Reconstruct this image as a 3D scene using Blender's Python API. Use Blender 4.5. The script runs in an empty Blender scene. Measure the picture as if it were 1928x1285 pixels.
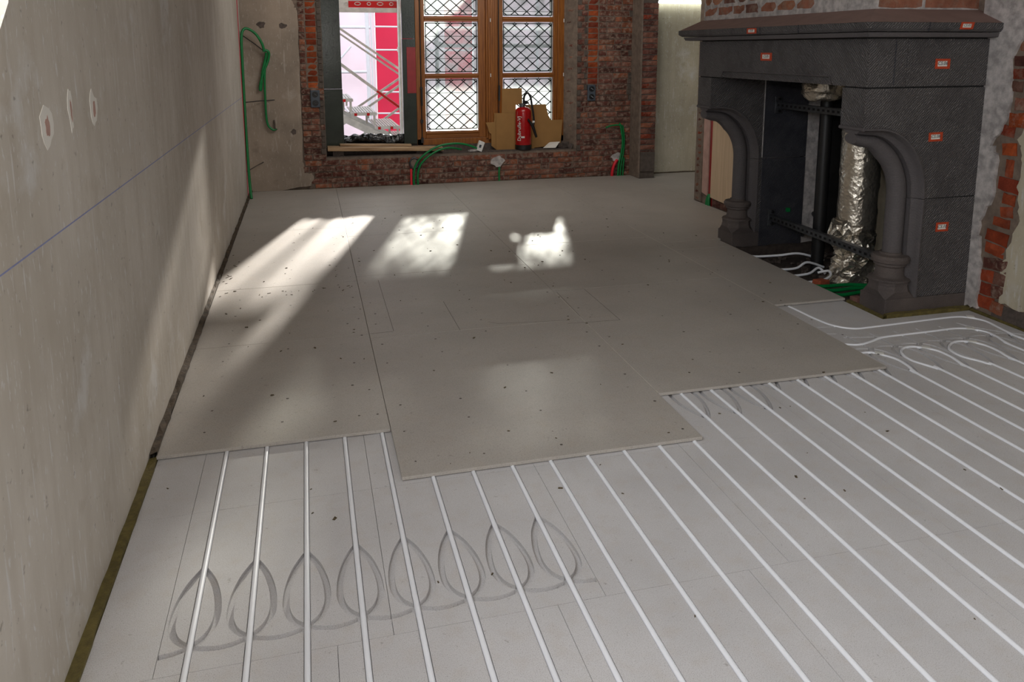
import bpy, bmesh, math, random
import numpy as np
from mathutils import Vector, Matrix, noise
from mathutils.geometry import delaunay_2d_cdt
random.seed(7)
SC = bpy.context.scene
COL = SC.collection

# ------------------------------------------------------------------ camera
W_, H_ = 1928, 1285
F_, PX, PY = 1488.731, 961.773, 343.454
PITCH, YAW, ROLL = 0.16812126, 0.25169976, -0.0024764
CAM = Vector((0.5113, 0.0, 1.5504))
fwd = Vector((math.sin(YAW)*math.cos(PITCH), math.cos(YAW)*math.cos(PITCH), -math.sin(PITCH)))
rgt = Vector((math.cos(YAW), -math.sin(YAW), 0)); upv = rgt.cross(fwd)
r2 = rgt*math.cos(ROLL)+upv*math.sin(ROLL); u2 = upv*math.cos(ROLL)-rgt*math.sin(ROLL)
cd = bpy.data.cameras.new('camera'); cam = bpy.data.objects.new('camera', cd); COL.objects.link(cam)
cam.matrix_world = Matrix(((r2.x, u2.x, -fwd.x, CAM.x), (r2.y, u2.y, -fwd.y, CAM.y), (r2.z, u2.z, -fwd.z, CAM.z), (0, 0, 0, 1)))
cd.sensor_fit = 'HORIZONTAL'; cd.sensor_width = 36; cd.lens = F_/W_*36
cd.shift_x = (W_/2-PX)/W_; cd.shift_y = (PY-H_/2)/W_
cd.clip_start = 0.05; cd.clip_end = 300
SC.camera = cam

# ------------------------------------------------------------------ sky, sun, lights, exposure
world = bpy.data.worlds.new('world'); SC.world = world; world.use_nodes = True
bg = world.node_tree.nodes['Background']; bg.inputs[0].default_value = (0.86, 0.93, 1.0, 1); bg.inputs[1].default_value = 1.7
def light(name, kind, loc, direction, energy, color=(1, 1, 1), size=None, size_y=None, **kw):
    d = bpy.data.lights.new(name, kind); d.energy = energy; d.color = color
    if kind == 'AREA':
        d.shape = 'RECTANGLE'; d.size = size; d.size_y = size_y or size
    for k, v in kw.items(): setattr(d, k, v)
    o = bpy.data.objects.new(name, d); COL.objects.link(o); o.location = loc
    o.rotation_euler = Vector(direction).to_track_quat('-Z', 'Y').to_euler()
    return o
SUN_DIR = Vector((-0.272, -1.0, -0.296)).normalized()
light('sun', 'SUN', (5, 25, 12), SUN_DIR, 11.5, (1.0, 0.93, 0.84), angle=math.radians(1.6))
# daylight through the window in the left wall beside the camera
light('left_window_daylight', 'AREA', (-0.75, 0.75, 2.45), (0.55, 0.6, -1.0), 42, (0.93, 0.96, 1.0), 1.5, 1.3)
light('added_right_fill', 'AREA', (4.15, -0.7, 1.9), (-1.0, 0.42, -0.02), 60, (0.95, 0.97, 1.0), 2.4, 1.6)  # added panel in place of an unseen right-hand window, lifts the left wall
# the photographer's flash, just above the lens
light('camera_flash', 'POINT', (0.44, -0.06, 1.78), (0, 1, 0), 58, (1.0, 0.97, 0.94), shadow_soft_size=0.05)
# added fill under the ceiling, no lamp known there, brightens the back wall
light('added_back_fill', 'AREA', (2.2, 6.6, 3.1), (0, 1.0, -0.35), 44, (1.0, 0.97, 0.93), 2.2, 1.2)
vs = SC.view_settings; vs.view_transform = 'Standard'; vs.look = 'None'; vs.gamma = 1; vs.exposure = 0.10
vs.use_curve_mapping = False
SC.cycles.max_bounces = 8; SC.cycles.transparent_max_bounces = 24
SC.cycles.use_denoising = True; SC.cycles.sample_clamp_indirect = 4

# ------------------------------------------------------------------ mesh helpers
class MB:
    def __init__(s): s.v = []; s.f = []
    def add(s, vs_, fs):
        n = len(s.v); s.v += [tuple(p) for p in vs_]; s.f += [tuple(i+n for i in f) for f in fs]; return s
    def box(s, x0, x1, y0, y1, z0, z1):
        return s.add([(x0,y0,z0),(x1,y0,z0),(x1,y1,z0),(x0,y1,z0),(x0,y0,z1),(x1,y0,z1),(x1,y1,z1),(x0,y1,z1)],
                     [(0,3,2,1),(4,5,6,7),(0,1,5,4),(1,2,6,5),(2,3,7,6),(3,0,4,7)])
    def obox(s, c, ax, ay, az, jit=0):       # oriented box: centre + half axes
        c, ax, ay, az = map(Vector, (c, ax, ay, az)); P = []
        for k in (-1, 1):
            for (i, j) in ((-1,-1),(1,-1),(1,1),(-1,1)):
                P.append(c+ax*i+ay*j+az*k+Vector((random.uniform(-jit,jit),random.uniform(-jit,jit),random.uniform(-jit,jit))))
        return s.add(P, [(0,3,2,1),(4,5,6,7),(0,1,5,4),(1,2,6,5),(2,3,7,6),(3,0,4,7)])
    def bar(s, a, b, w, h, up=(0,0,1)):      # rectangular bar from a to b
        a, b = Vector(a), Vector(b); d = (b-a); L = d.length; d = d/L
        sd = d.cross(Vector(up))
        if sd.length < 1e-4: sd = d.cross(Vector((0,1,0)))
        sd.normalize(); u = sd.cross(d)
        return s.obox((a+b)/2, d*L/2, sd*w/2, u*h/2)
    def tube(s, pts, r, n=8, caps=True, rad=None):
        pts = [Vector(p) for p in pts]; m = len(pts); prev = None; rings = []
        for i, p in enumerate(pts):
            t = (pts[min(i+1, m-1)]-pts[max(i-1, 0)]).normalized()
            if prev is None:
                a = t.cross(Vector((0,0,1)))
                if a.length < 1e-3: a = t.cross(Vector((1,0,0)))
            else: a = prev-t*prev.dot(t)
            a.normalize(); prev = a; b = t.cross(a); rr = rad[i] if rad else r
            rings.append([p+(a*math.cos(2*math.pi*k/n)+b*math.sin(2*math.pi*k/n))*rr for k in range(n)])
        V = [q for R in rings for q in R]
        F = [(i*n+k, i*n+(k+1)%n, (i+1)*n+(k+1)%n, (i+1)*n+k) for i in range(m-1) for k in range(n)]
        if caps: F += [tuple(range(n-1,-1,-1)), tuple((m-1)*n+k for k in range(n))]
        return s.add(V, F)
    def lathe(s, prof, c, n=24):             # prof: (r, z) list, axis z through c
        V = []; F = []
        for (r, z) in prof:
            V += [(c[0]+r*math.cos(2*math.pi*k/n), c[1]+r*math.sin(2*math.pi*k/n), c[2]+z) for k in range(n)]
        for i in range(len(prof)-1):
            F += [(i*n+k, i*n+(k+1)%n, (i+1)*n+(k+1)%n, (i+1)*n+k) for k in range(n)]
        F += [tuple(range(n-1,-1,-1)), tuple((len(prof)-1)*n+k for k in range(n))]
        return s.add(V, F)
    def prism(s, poly, axis, a0, a1):        # polygon extruded along an axis ('x','y','z'); poly in the other two coords
        n = len(poly)
        def P(p, a): return {'x': (a, p[0], p[1]), 'y': (p[0], a, p[1]), 'z': (p[0], p[1], a)}[axis]
        V = [P(p, a0) for p in poly]+[P(p, a1) for p in poly]
        F = [tuple(range(n)), tuple(range(2*n-1, n-1, -1))]+[(k, k+n, (k+1)%n+n, (k+1)%n) for k in range(n)]
        return s.add(V, F)
    def grid(s, P):                          # rows of points
        n = len(P); m = len(P[0])
        return s.add([q for R in P for q in R], [(i*m+k, i*m+k+1, (i+1)*m+k+1, (i+1)*m+k) for i in range(n-1) for k in range(m-1)])
    def mesh(s, name, m=None, smooth=None, fix=True):
        me = bpy.data.meshes.new(name); me.from_pydata(s.v, [], s.f)
        if fix:
            b = bmesh.new(); b.from_mesh(me); bmesh.ops.recalc_face_normals(b, faces=b.faces); b.to_mesh(me); b.free()
        if smooth:
            me.polygons.foreach_set('use_smooth', [True]*len(me.polygons))
            try: me.set_sharp_from_angle(angle=math.radians(smooth))
            except Exception: pass
        if m: me.materials.append(m)
        me.update(); return me
def link(o, parent=None, label=None):
    COL.objects.link(o)
    if parent is not None:
        o.parent = parent
        mw = Matrix.LocRotScale(parent.location, parent.rotation_euler, parent.scale)
        p = parent
        while p.parent is not None:
            p = p.parent; mw = Matrix.LocRotScale(p.location, p.rotation_euler, p.scale) @ mw
        o.matrix_parent_inverse = Matrix.Translation(-TL(parent))
    if label: o['label'] = label
    return o
def TL(o):
    v = Vector(o.location); p = o.parent
    if p is not None: v = v  # all children keep world-coordinate locations
    return v
def ob(name, mb, m, parent=None, label=None, smooth=None, kind=None, bevel=0):
    me = mb if isinstance(mb, bpy.types.Mesh) else mb.mesh(name, m, smooth)
    o = bpy.data.objects.new(name, me)
    link(o, parent, label)
    if kind: o['kind'] = kind
    if bevel:
        md = o.modifiers.new('bevel', 'BEVEL'); md.width = bevel; md.segments = 2; md.limit_method = 'ANGLE'
    return o
def thing(name, label, cat, loc=(0,0,0), group=None):
    o = bpy.data.objects.new(name, None); COL.objects.link(o); o.location = loc; o.empty_display_size = 0.1
    o['label'] = label; o['category'] = cat
    if group: o['group'] = group
    return o
def tag(o, label, cat, group=None):
    o['label'] = label; o['category'] = cat
    if group: o['group'] = group
    return o
def struct(name, mb, m, label=None, **kw):
    o = ob(name, mb, m, None, label, kind='structure', **kw); return o
def catmull(P, n=8, closed=False):
    P = [Vector(p) for p in P]; out = []; m = len(P)
    for i in range(m-1):
        a, b, c, d = P[max(i-1,0)], P[i], P[i+1], P[min(i+2,m-1)]
        for k in range(n):
            t = k/n
            out.append(0.5*((2*b)+(c-a)*t+(2*a-5*b+4*c-d)*t*t+(3*b-a-3*c+d)*t**3))
    out.append(P[-1]); return out

# ------------------------------------------------------------------ materials
def srgb(r, g, b): 
    f = lambda c: ((c/255+0.055)/1.055)**2.4 if c/255 > 0.04045 else c/255/12.92
    return (f(r), f(g), f(b), 1)
class NT:
    def __init__(s, name):
        s.m = bpy.data.materials.new(name); s.m.use_nodes = True; s.t = s.m.node_tree; s.n = s.t.nodes
        s.p = s.n['Principled BSDF']; s.geo = s.n.new('ShaderNodeNewGeometry')
    def L(s, a, b): s.t.links.new(a, b)
    def pos(s, scale=(1,1,1), rot=(0,0,0)):
        mp = s.n.new('ShaderNodeMapping'); mp.inputs['Scale'].default_value = scale; mp.inputs['Rotation'].default_value = rot
        s.L(s.geo.outputs['Position'], mp.inputs[0]); return mp.outputs[0]
    def noise(s, scale, detail=4, vec=None, rough=0.55, dist=0):
        n = s.n.new('ShaderNodeTexNoise'); n.inputs['Scale'].default_value = scale; n.inputs['Detail'].default_value = detail
        n.inputs['Roughness'].default_value = rough; n.inputs['Distortion'].default_value = dist
        s.L(vec if vec is not None else s.geo.outputs['Position'], n.inputs['Vector']); return n.outputs[0]
    def ramp(s, fac, a, b, c0=(0,0,0,1), c1=(1,1,1,1)):
        r = s.n.new('ShaderNodeValToRGB'); e = r.color_ramp.elements
        e[0].position = a; e[0].color = c0; e[1].position = b; e[1].color = c1
        s.L(fac, r.inputs[0]); return r.outputs[0]
    def mix(s, fac, a, b, mode='MIX'):
        x = s.n.new('ShaderNodeMix'); x.data_type = 'RGBA'; x.blend_type = mode
        for sock, v in ((x.inputs[0], fac), (x.inputs[6], a), (x.inputs[7], b)):
            if hasattr(v, 'links') or isinstance(v, bpy.types.NodeSocket): s.L(v, sock)
            else: sock.default_value = v
        return x.outputs[2]
    def math(s, op, a, b=None):
        x = s.n.new('ShaderNodeMath'); x.operation = op
        for sock, v in ((x.inputs[0], a), (x.inputs[1], b)):
            if v is None: continue
            if isinstance(v, bpy.types.NodeSocket): s.L(v, sock)
            else: sock.default_value = v
        return x.outputs[0]
    def bump(s, h, strength=0.3, dist=0.01):
        b = s.n.new('ShaderNodeBump'); b.inputs['Strength'].default_value = strength; b.inputs['Distance'].default_value = dist
        s.L(h, b.inputs['Height']); s.L(b.outputs[0], s.p.inputs['Normal']); return b
    def out(s, col, rough=0.8, metal=0, spec=0.5):
        if isinstance(col, bpy.types.NodeSocket): s.L(col, s.p.inputs['Base Color'])
        else: s.p.inputs['Base Color'].default_value = col
        if isinstance(rough, bpy.types.NodeSocket): s.L(rough, s.p.inputs['Roughness'])
        else: s.p.inputs['Roughness'].default_value = rough
        s.p.inputs['Metallic'].default_value = metal
        s.p.inputs['Specular IOR Level'].default_value = spec
        return s.m
def simple(name, c, rough=0.6, metal=0, var=0.25, scale=6, bump=0, bscale=80, spec=0.5):
    t = NT(name); n = t.noise(scale, 5)
    d = tuple(max(0, x*(1-var)) for x in c[:3])+(1,)
    col = t.mix(t.ramp(n, 0.35, 0.65), d, c)
    if bump: t.bump(t.noise(bscale, 4), bump, 0.005)
    return t.out(col, rough, metal, spec)
def m_board(name, c, dirt, warm):
    t = NT(name)
    sp = t.noise(420, 2); big = t.noise(2.3, 5); mid = t.noise(14, 5)
    d = tuple(x*0.87 for x in c[:3])+(1,)
    col = t.mix(t.ramp(big, 0.35, 0.7), c, d)
    col = t.mix(t.math('MULTIPLY', t.ramp(mid, 0.5, 0.75), 0.35), col, warm)
    col = t.mix(t.math('MULTIPLY', t.ramp(sp, 0.52, 0.66), 0.5), col, dirt)
    sp2 = t.noise(150, 3); col = t.mix(t.math('MULTIPLY', t.ramp(sp2, 0.66, 0.72), 0.5), col, dirt)
    sp3 = t.noise(38, 3); col = t.mix(t.math('MULTIPLY', t.ramp(sp3, 0.68, 0.76), 0.5), col, dirt)
    t.bump(t.noise(300, 3), 0.12, 0.002)
    return t.out(col, 0.5, 0, 0.4)
M = {}
M['cover'] = m_board('gypsum_cover', srgb(180,174,167), srgb(110,103,95), srgb(174,162,148))
M['routed'] = m_board('gypsum_routed', srgb(203,201,202), srgb(124,117,112), srgb(188,178,168))
def m_plaster(name, c, c2, stain, streak=0.5, white=srgb(215,215,215)):
    t = NT(name)
    big = t.noise(1.6, 6); st = t.noise(9, 5, t.pos((1.6,1.6,0.16))); fine = t.noise(60, 4); med = t.noise(5, 6, None, 0.65)
    col = t.mix(t.ramp(big, 0.35, 0.68), c, c2)
    col = t.mix(t.math('MULTIPLY', t.ramp(st, 0.42, 0.75), streak), col, stain)
    col = t.mix(t.math('MULTIPLY', t.ramp(med, 0.6, 0.72), 0.35), col, stain)
    ws = t.noise(26, 4, t.pos((1.5,1.5,0.14)), 0.6); col = t.mix(t.math('MULTIPLY', t.ramp(ws, 0.62, 0.69), 0.6), col, white)
    sc_ = t.noise(75, 3, t.pos((1.2,1.2,0.35)), 0.5, 0.6); col = t.mix(t.math('MULTIPLY', t.ramp(sc_, 0.63, 0.69), 0.6), col, white)
    wb = t.noise(3.1, 6, None, 0.6); col = t.mix(t.math('MULTIPLY', t.ramp(wb, 0.60, 0.70), 0.5), col, white)
    dk = t.noise(33, 4); col = t.mix(t.math('MULTIPLY', t.ramp(dk, 0.66, 0.73), 0.5), col, srgb(95,85,75))
    t.bump(t.noise(40, 6), 0.2, 0.004)
    return t.out(col, 0.75, 0, 0.3)
M['plaster'] = m_plaster('old_plaster', srgb(204,197,187), srgb(182,174,162), srgb(160,147,129), 0.34)
M['plaster_b'] = m_plaster('back_plaster', srgb(168,152,136), srgb(132,120,108), srgb(104,92,82), 0.12, srgb(182,172,162))
M['plaster_c'] = m_plaster('niche_plaster', srgb(190,181,160), srgb(160,151,132), srgb(140,128,106), 0.35, srgb(205,203,200))
M['mortar'] = simple('lime_mortar', srgb(128,112,99), 0.9, 0, 0.35, 18, 0.6, 90)
M['mortar_white'] = simple('white_mortar', srgb(196,189,186), 0.9, 0, 0.45, 22, 1.0, 34)
M['mortar_dark'] = simple('dark_mortar', srgb(95,84,76), 0.9, 0, 0.35, 18, 0.6, 90)
def m_brick():
    t = NT('old_brick'); oi = t.n.new('ShaderNodeObjectInfo')
    n1 = t.noise(22, 6, None, 0.65); n2 = t.noise(7, 5); n3 = t.noise(90, 3)
    dk = t.mix(1.0, oi.outputs['Color'], (0.45,0.42,0.42,1), 'MULTIPLY')
    col = t.mix(t.ramp(n2, 0.35, 0.7), oi.outputs['Color'], dk)
    lay = t.math('MULTIPLY', t.ramp(n1, 0.47, 0.62), oi.outputs['Alpha'])
    col = t.mix(t.math('MULTIPLY', lay, 0.85), col, srgb(146,126,112))
    col = t.mix(t.math('MULTIPLY', t.ramp(n3, 0.6, 0.75), 0.4), col, srgb(60,45,38))
    t.bump(t.noise(70, 5), 0.7, 0.006)
    return t.out(col, 0.9, 0, 0.2)
M['brick'] = m_brick()
def m_stone(name, c, c2, hatch=0.5):
    t = NT(name)
    w = t.n.new('ShaderNodeTexWave'); w.wave_type = 'BANDS'; w.bands_direction = 'DIAGONAL'
    w.inputs['Scale'].default_value = 38; w.inputs['Distortion'].default_value = 5; w.inputs['Detail'].default_value = 3; w.inputs['Detail Scale'].default_value = 1.5
    t.L(t.pos((1,1,-1)), w.inputs[0])
    big = t.noise(3, 6); fine = t.noise(130, 4)
    col = t.mix(t.ramp(big, 0.2, 0.8), c, c2)
    h = t.math('MULTIPLY', w.outputs['Fac'], t.ramp(t.noise(9, 3), 0.25, 0.5))
    col = t.mix(t.math('MULTIPLY', t.ramp(h, 0.55, 0.95), 0.5*hatch), col, srgb(136,132,132))
    col = t.mix(t.math('MULTIPLY', t.ramp(fine, 0.55, 0.75), 0.3), col, srgb(40,38,44))
    col = t.mix(t.math('MULTIPLY', t.ramp(t.noise(17,5), 0.64, 0.74), 0.15), col, srgb(125,112,106))
    hh = t.math('ADD', t.math('MULTIPLY', h, hatch), t.math('MULTIPLY', fine, 0.5))
    t.bump(hh, 0.8, 0.008)
    return t.out(col, 0.72, 0, 0.3)
M['stone'] = m_stone('blue_grey_stone', srgb(91,87,86), srgb(66,63,65), 1.0)
M['stone_smooth'] = m_stone('moulded_stone', srgb(95,90,90), srgb(80,76,78), 0.1)
M['stone_soot'] = m_stone('sooty_stone', srgb(62,62,68), srgb(34,36,44), 0.3)
M['stone_base'] = m_stone('dusty_stone', srgb(104,94,89), srgb(66,60,60), 0.1)
M['slope'] = simple('brown_slope', srgb(138,112,104), 0.85, 0, 0.15, 10, 0.4, 200)
M['black'] = simple('black_iron', srgb(26,26,28), 0.45, 0, 0.3, 9)
M['soot'] = simple('soot', srgb(30,29,29), 0.95, 0, 0.5, 12, 0.5, 60)
M['dirt'] = simple('dirt', srgb(70,60,54), 0.95, 0, 0.45, 25, 0.9, 60)
M['zinc'] = simple('galvanised_steel', srgb(120,122,126), 0.42, 0.85, 0.3, 20)
M['alu'] = simple('aluminium', srgb(190,186,178), 0.45, 0.6, 0.25, 12)
M['alu_w'] = simple('pale_tube', srgb(235,232,236), 0.6, 0, 0.05)
M['white_pipe'] = simple('white_plastic_pipe', srgb(240,242,248), 0.32, 0, 0.05, 4)
M['white'] = simple('white_plastic', srgb(225,224,220), 0.5, 0, 0.08)
M['paper'] = simple('paper', srgb(226,222,214), 0.8, 0, 0.05)
M['orange'] = simple('orange_card', srgb(190,66,28), 0.7, 0, 0.2, 60)
M['ink'] = simple('ink', srgb(38,38,60), 0.7, 0, 0)
M['green'] = simple('green_conduit', srgb(0,125,62), 0.38, 0, 0.2, 30)
M['red'] = simple('red_paint', srgb(165,8,16), 0.22, 0, 0.12, 8)
M['redtube'] = simple('red_conduit', srgb(225,25,45), 0.45, 0, 0.15)
M['redpanel'] = simple('red_panel', srgb(150,35,38), 0.4, 0, 0.2, 12)
M['rubber'] = simple('black_rubber', srgb(18,18,19), 0.4, 0, 0.2)
M['panel'] = simple('green_coated_board', srgb(44,52,44), 0.2, 0, 0.3, 5, 0.15, 60)
M['box'] = simple('socket_box', srgb(72,80,90), 0.5, 0, 0.3)
M['card'] = simple('cardboard', srgb(156,116,66), 0.85, 0, 0.1, 7, 0.1, 200)
M['rock'] = simple('rock_wool', srgb(112,100,52), 0.95, 0, 0.4, 40, 0.9, 160)
M['grime'] = simple('grimy_edge', srgb(92,78,62), 0.95, 0, 0.55, 26, 0.9, 90)
M['lead'] = simple('lead_came', srgb(40,52,52), 0.55, 0.2, 0.2)
M['blue'] = simple('blue_chalk', srgb(140,146,190), 0.9, 0, 0.15, 60)
M['pencil'] = simple('pencil', srgb(120,114,106), 0.8, 0, 0.2)
M['joint'] = simple('pale_joint', srgb(205,200,190), 0.8, 0, 0.2, 30)
M['pink'] = simple('pink_plaster', srgb(186,150,138), 0.85, 0, 0.2, 12, 0.3)
M['laser'] = simple('painted_laser_light', srgb(205,40,75), 0.7, 0, 0.1)
M['crumb'] = simple('crumb', srgb(98,84,62), 0.9, 0, 0.5, 50)
M['rubble'] = simple('rubble', srgb(95,84,78), 0.95, 0, 0.4, 30, 0.8, 70)
M['screw'] = simple('screw', srgb(92,84,76), 0.6, 0.3, 0.3)
def m_wood(name, a, b, scale, axis='z', rough=0.5):
    t = NT(name); sc = {'z': (1,1,0.06), 'x': (0.06,1,1)}[axis]
    n = t.noise(scale, 6, t.pos(sc), 0.6, 0.4); n2 = t.noise(3, 3)
    col = t.mix(t.ramp(n, 0.35, 0.68), a, b); t.bump(n, 0.15, 0.003)
    return t.out(col, rough, 0, 0.4)
M['oak'] = m_wood('varnished_oak', srgb(150,92,36), srgb(112,62,20), 60, 'z', 0.38)
M['oakh'] = m_wood('varnished_oak_rail', srgb(148,90,35), srgb(112,62,20), 60, 'x', 0.38)
M['plank'] = m_wood('rough_plank', srgb(190,160,126), srgb(128,98,70), 40, 'x', 0.8)
M['ply'] = m_wood('panel_board', srgb(206,180,150), srgb(186,160,130), 30, 'z', 0.8)
def m_foil():
    t = NT('aluminium_foil'); v = t.n.new('ShaderNodeTexVoronoi'); v.inputs['Scale'].default_value = 38; t.L(t.geo.outputs['Position'], v.inputs['Vector'])
    n = t.noise(34, 5, None, 0.6, 0.6); h = t.math('ADD', n, t.math('MULTIPLY', v.outputs['Distance'], 0.6))
    t.bump(h, 0.32, 0.02); return t.out(srgb(214,206,192), 0.24, 0.88)
M['foil'] = m_foil()
def m_film():
    t = NT('black_plastic_film'); n = t.noise(18, 4, t.pos((1.0,1,0.35),(0,0.6,0)), 0.5, 0.6); t.bump(n, 0.7, 0.03); return t.out(srgb(14,14,15), 0.1, 0)
M['film'] = m_film()
def m_sheet(name, c, tr=0.6):
    t = NT(name); t.n.remove(t.p)
    d = t.n.new('ShaderNodeBsdfDiffuse'); x = t.n.new('ShaderNodeBsdfTranslucent'); mx = t.n.new('ShaderNodeMixShader'); mx.inputs[0].default_value = tr
    col = t.mix(t.ramp(t.noise(0.9, 4), 0.35, 0.65), tuple(v*0.9 for v in c[:3])+(1,), c)
    t.L(col, d.inputs[0]); t.L(col, x.inputs[0]); t.L(d.outputs[0], mx.inputs[1]); t.L(x.outputs[0], mx.inputs[2])
    t.L(mx.outputs[0], t.n['Material Output'].inputs[0]); return t.m
M['sheet_w'] = m_sheet('white_sheeting', srgb(216,208,216)); M['sheet_r'] = m_sheet('red_sheeting', srgb(198,84,112))
def m_glass():
    t = NT('old_glass'); t.n.remove(t.p)
    tr = t.n.new('ShaderNodeBsdfTransparent'); tr.inputs[0].default_value = (0.90,0.95,0.93,1)
    g = t.n.new('ShaderNodeBsdfGlossy'); g.inputs['Roughness'].default_value = 0.06
    tl = t.n.new('ShaderNodeBsdfTranslucent'); tl.inputs[0].default_value = (0.42,0.48,0.46,1)
    fr = t.n.new('ShaderNodeFresnel'); fr.inputs[0].default_value = 1.45
    nz = t.noise(30, 3)
    b = t.n.new('ShaderNodeBump'); b.inputs['Strength'].default_value = 0.4; b.inputs['Distance'].default_value = 0.004; t.L(nz, b.inputs['Height']); t.L(b.outputs[0], g.inputs['Normal'])
    m0 = t.n.new('ShaderNodeMixShader'); t.L(t.ramp(t.noise(7,4), 0.34, 0.66, (0.46,)*3+(1,), (0.9,)*3+(1,)), m0.inputs[0]); t.L(tr.outputs[0], m0.inputs[1]); t.L(tl.outputs[0], m0.inputs[2])
    m1 = t.n.new('ShaderNodeMixShader'); t.L(fr.outputs[0], m1.inputs[0]); t.L(m0.outputs[0], m1.inputs[1]); t.L(g.outputs[0], m1.inputs[2])
    t.L(m1.outputs[0], t.n['Material Output'].inputs[0]); return t.m
M['glass'] = m_glass()
def m_emit(name, c, s):
    t = NT(name); t.p.inputs['Emission Color'].default_value = c; t.p.inputs['Emission Strength'].default_value = s; return t.out(c, 0.5)
M['lamp'] = m_emit('lamp_glow', (0.92, 1.0, 0.94, 1), 9)

# ------------------------------------------------------------------ room shell
XL, YB, XR = -0.13, 8.90, 4.33
# floor: the screed under the boards, with the open hearth pit left out
fl = MB()
fl.box(-0.6, 3.70, -2.6, 9.4, -0.20, -0.03); fl.box(3.70, 5.6, -2.6, 3.95, -0.20, -0.03); fl.box(3.70, 5.6, 5.47, 9.4, -0.20, -0.03)
fl.box(3.70, 5.6, 3.95, 5.47, -0.20, -0.12)
floor = struct('floor', fl, M['dirt'])
# wall left: plane x = XL, with a splay-silled window opening beside the camera (the bright corner of the photo)
wl = MB()
wl.prism([(-2.5,-0.2),(9.4,-0.2),(9.4,3.4),(2.75,3.4),(2.05,1.655),(1.95,1.567),(0.0,1.50),(-0.6,1.50),(-0.6,3.4),(-2.5,3.4)], 'x', XL-0.45, XL)
wall_left = struct('wall_left', wl, M['plaster'])
ob('chalk_line', MB().obox((XL+0.0003, 5.0, 1.070), (0,3.9,-0.012), (0.0003,0,0), (0,0,0.0019)), M['blue'], wall_left, 'blue snapped chalk line')
def blotch(cx, cz, ry, rz, seed):
    rnd = random.Random(seed); P = []
    for k in range(14):
        a = 2*math.pi*k/14; q = rnd.uniform(0.75, 1.2); P.append((cx+ry*q*math.cos(a), cz+rz*q*math.sin(a)))
    return P
for i, (y, z, ry, rz) in enumerate([(2.23,1.36,0.05,0.055),(2.45,1.385,0.022,0.06),(2.70,1.37,0.04,0.055)]):
    ob('filler_patch', MB().prism(blotch(y, z, ry, rz, i), 'x', XL-0.001, XL+0.0015), M['paper'], wall_left, 'pale smear of filler')
    ob('plug_hole', MB().prism(blotch(y+0.004, z-0.004, ry*0.38, rz*0.5, i+9), 'x', XL-0.001, XL+0.002), M['pink'], wall_left, 'filled drill hole')
struct('ceiling', MB().box(-0.6, 5.6, -2.6, 9.4, 3.4, 3.55), M['plaster'])
struct('wall_rear', MB().box(-0.6, 5.6, -2.75, -2.6, -0.2, 3.4), M['plaster'])
# wall right: front part beside the fireplace, chimney breast with firebox, far part
wr = MB()
wr.box(XR-0.025, XR+0.5, -2.6, 3.95, -0.2, 3.4); wr.box(XR, XR+0.75, 5.52, 7.24, -0.2, 3.4)
wall_right = struct('wall_right', wr, M['mortar'])
struct('wall_end', MB().box(5.45, 5.6, 7.0, 9.4, -0.2, 3.4), M['plaster_c'])

# ------------------------------------------------------------------ floor boards with routed grooves
KX = lambda k: 0.15*k
paths = []                                    # (polyline 2D, half width)
def teardrop(k, y_apex, sgn, L=0.32, hw=0.058):
    """the routed drop-shaped loop around one pipe; sgn -1: opens towards the viewer"""
    R = []
    for s_ in (-1, 1):
        pts = [(0,0),(0.30,0.10),(0.62,0.24),(0.90,0.45),(1.0,0.64),(0.95,0.78),(0.72,0.90),(0.35,0.98),(0.0,1.02)]
        c = catmull([(KX(k)+s_*hw*a, y_apex+sgn*L*b, 0) for a, b in pts], 4)
        R.append([(p.x, p.y) for p in c])
    return R
def arc(k0, k1, y, sgn, dip=0.018):
    x0, x1 = KX(k0), KX(k1)
    return [(x0+(x1-x0)*i/10, y+sgn*dip*math.sin(math.pi*i/10)) for i in range(11)]
GW = 0.0095
straight_end = {}
for k in range(1, 23):
    straight_end[k] = 3.14 if k <= 5 else (2.80 if k <= 13 else 3.14)
for k in range(1, 22): paths.append(([(KX(k), 0.9), (KX(k), straight_end[k])], GW))
for k in range(1, 9):
    for q in teardrop(k, 2.325, -1): paths.append((q, 0.0095))
for k in range(1, 8): paths.append((arc(k, k+1, 1.993, -1), 0.0095))
paths.append(([(0.076,1.977),(0.11,1.98),(0.15,1.993)], 0.0095)); paths.append(([(1.2,1.993),(1.24,1.982),(1.277,1.978)], 0.0095))
for k in (14, 15, 16):
    for q in teardrop(k, 2.83, 1): paths.append((q, 0.009))
for k in range(17, 29):
    for q in teardrop(k, 3.0, 1): paths.append((q, 0.009))
for k in range(17, 28): paths.append((arc(k, k+1, 3.325, 1), 0.008))
for k in range(22, 28): paths.append(([(KX(k), 3.30), (KX(k), 3.52)], 0.007))
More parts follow.
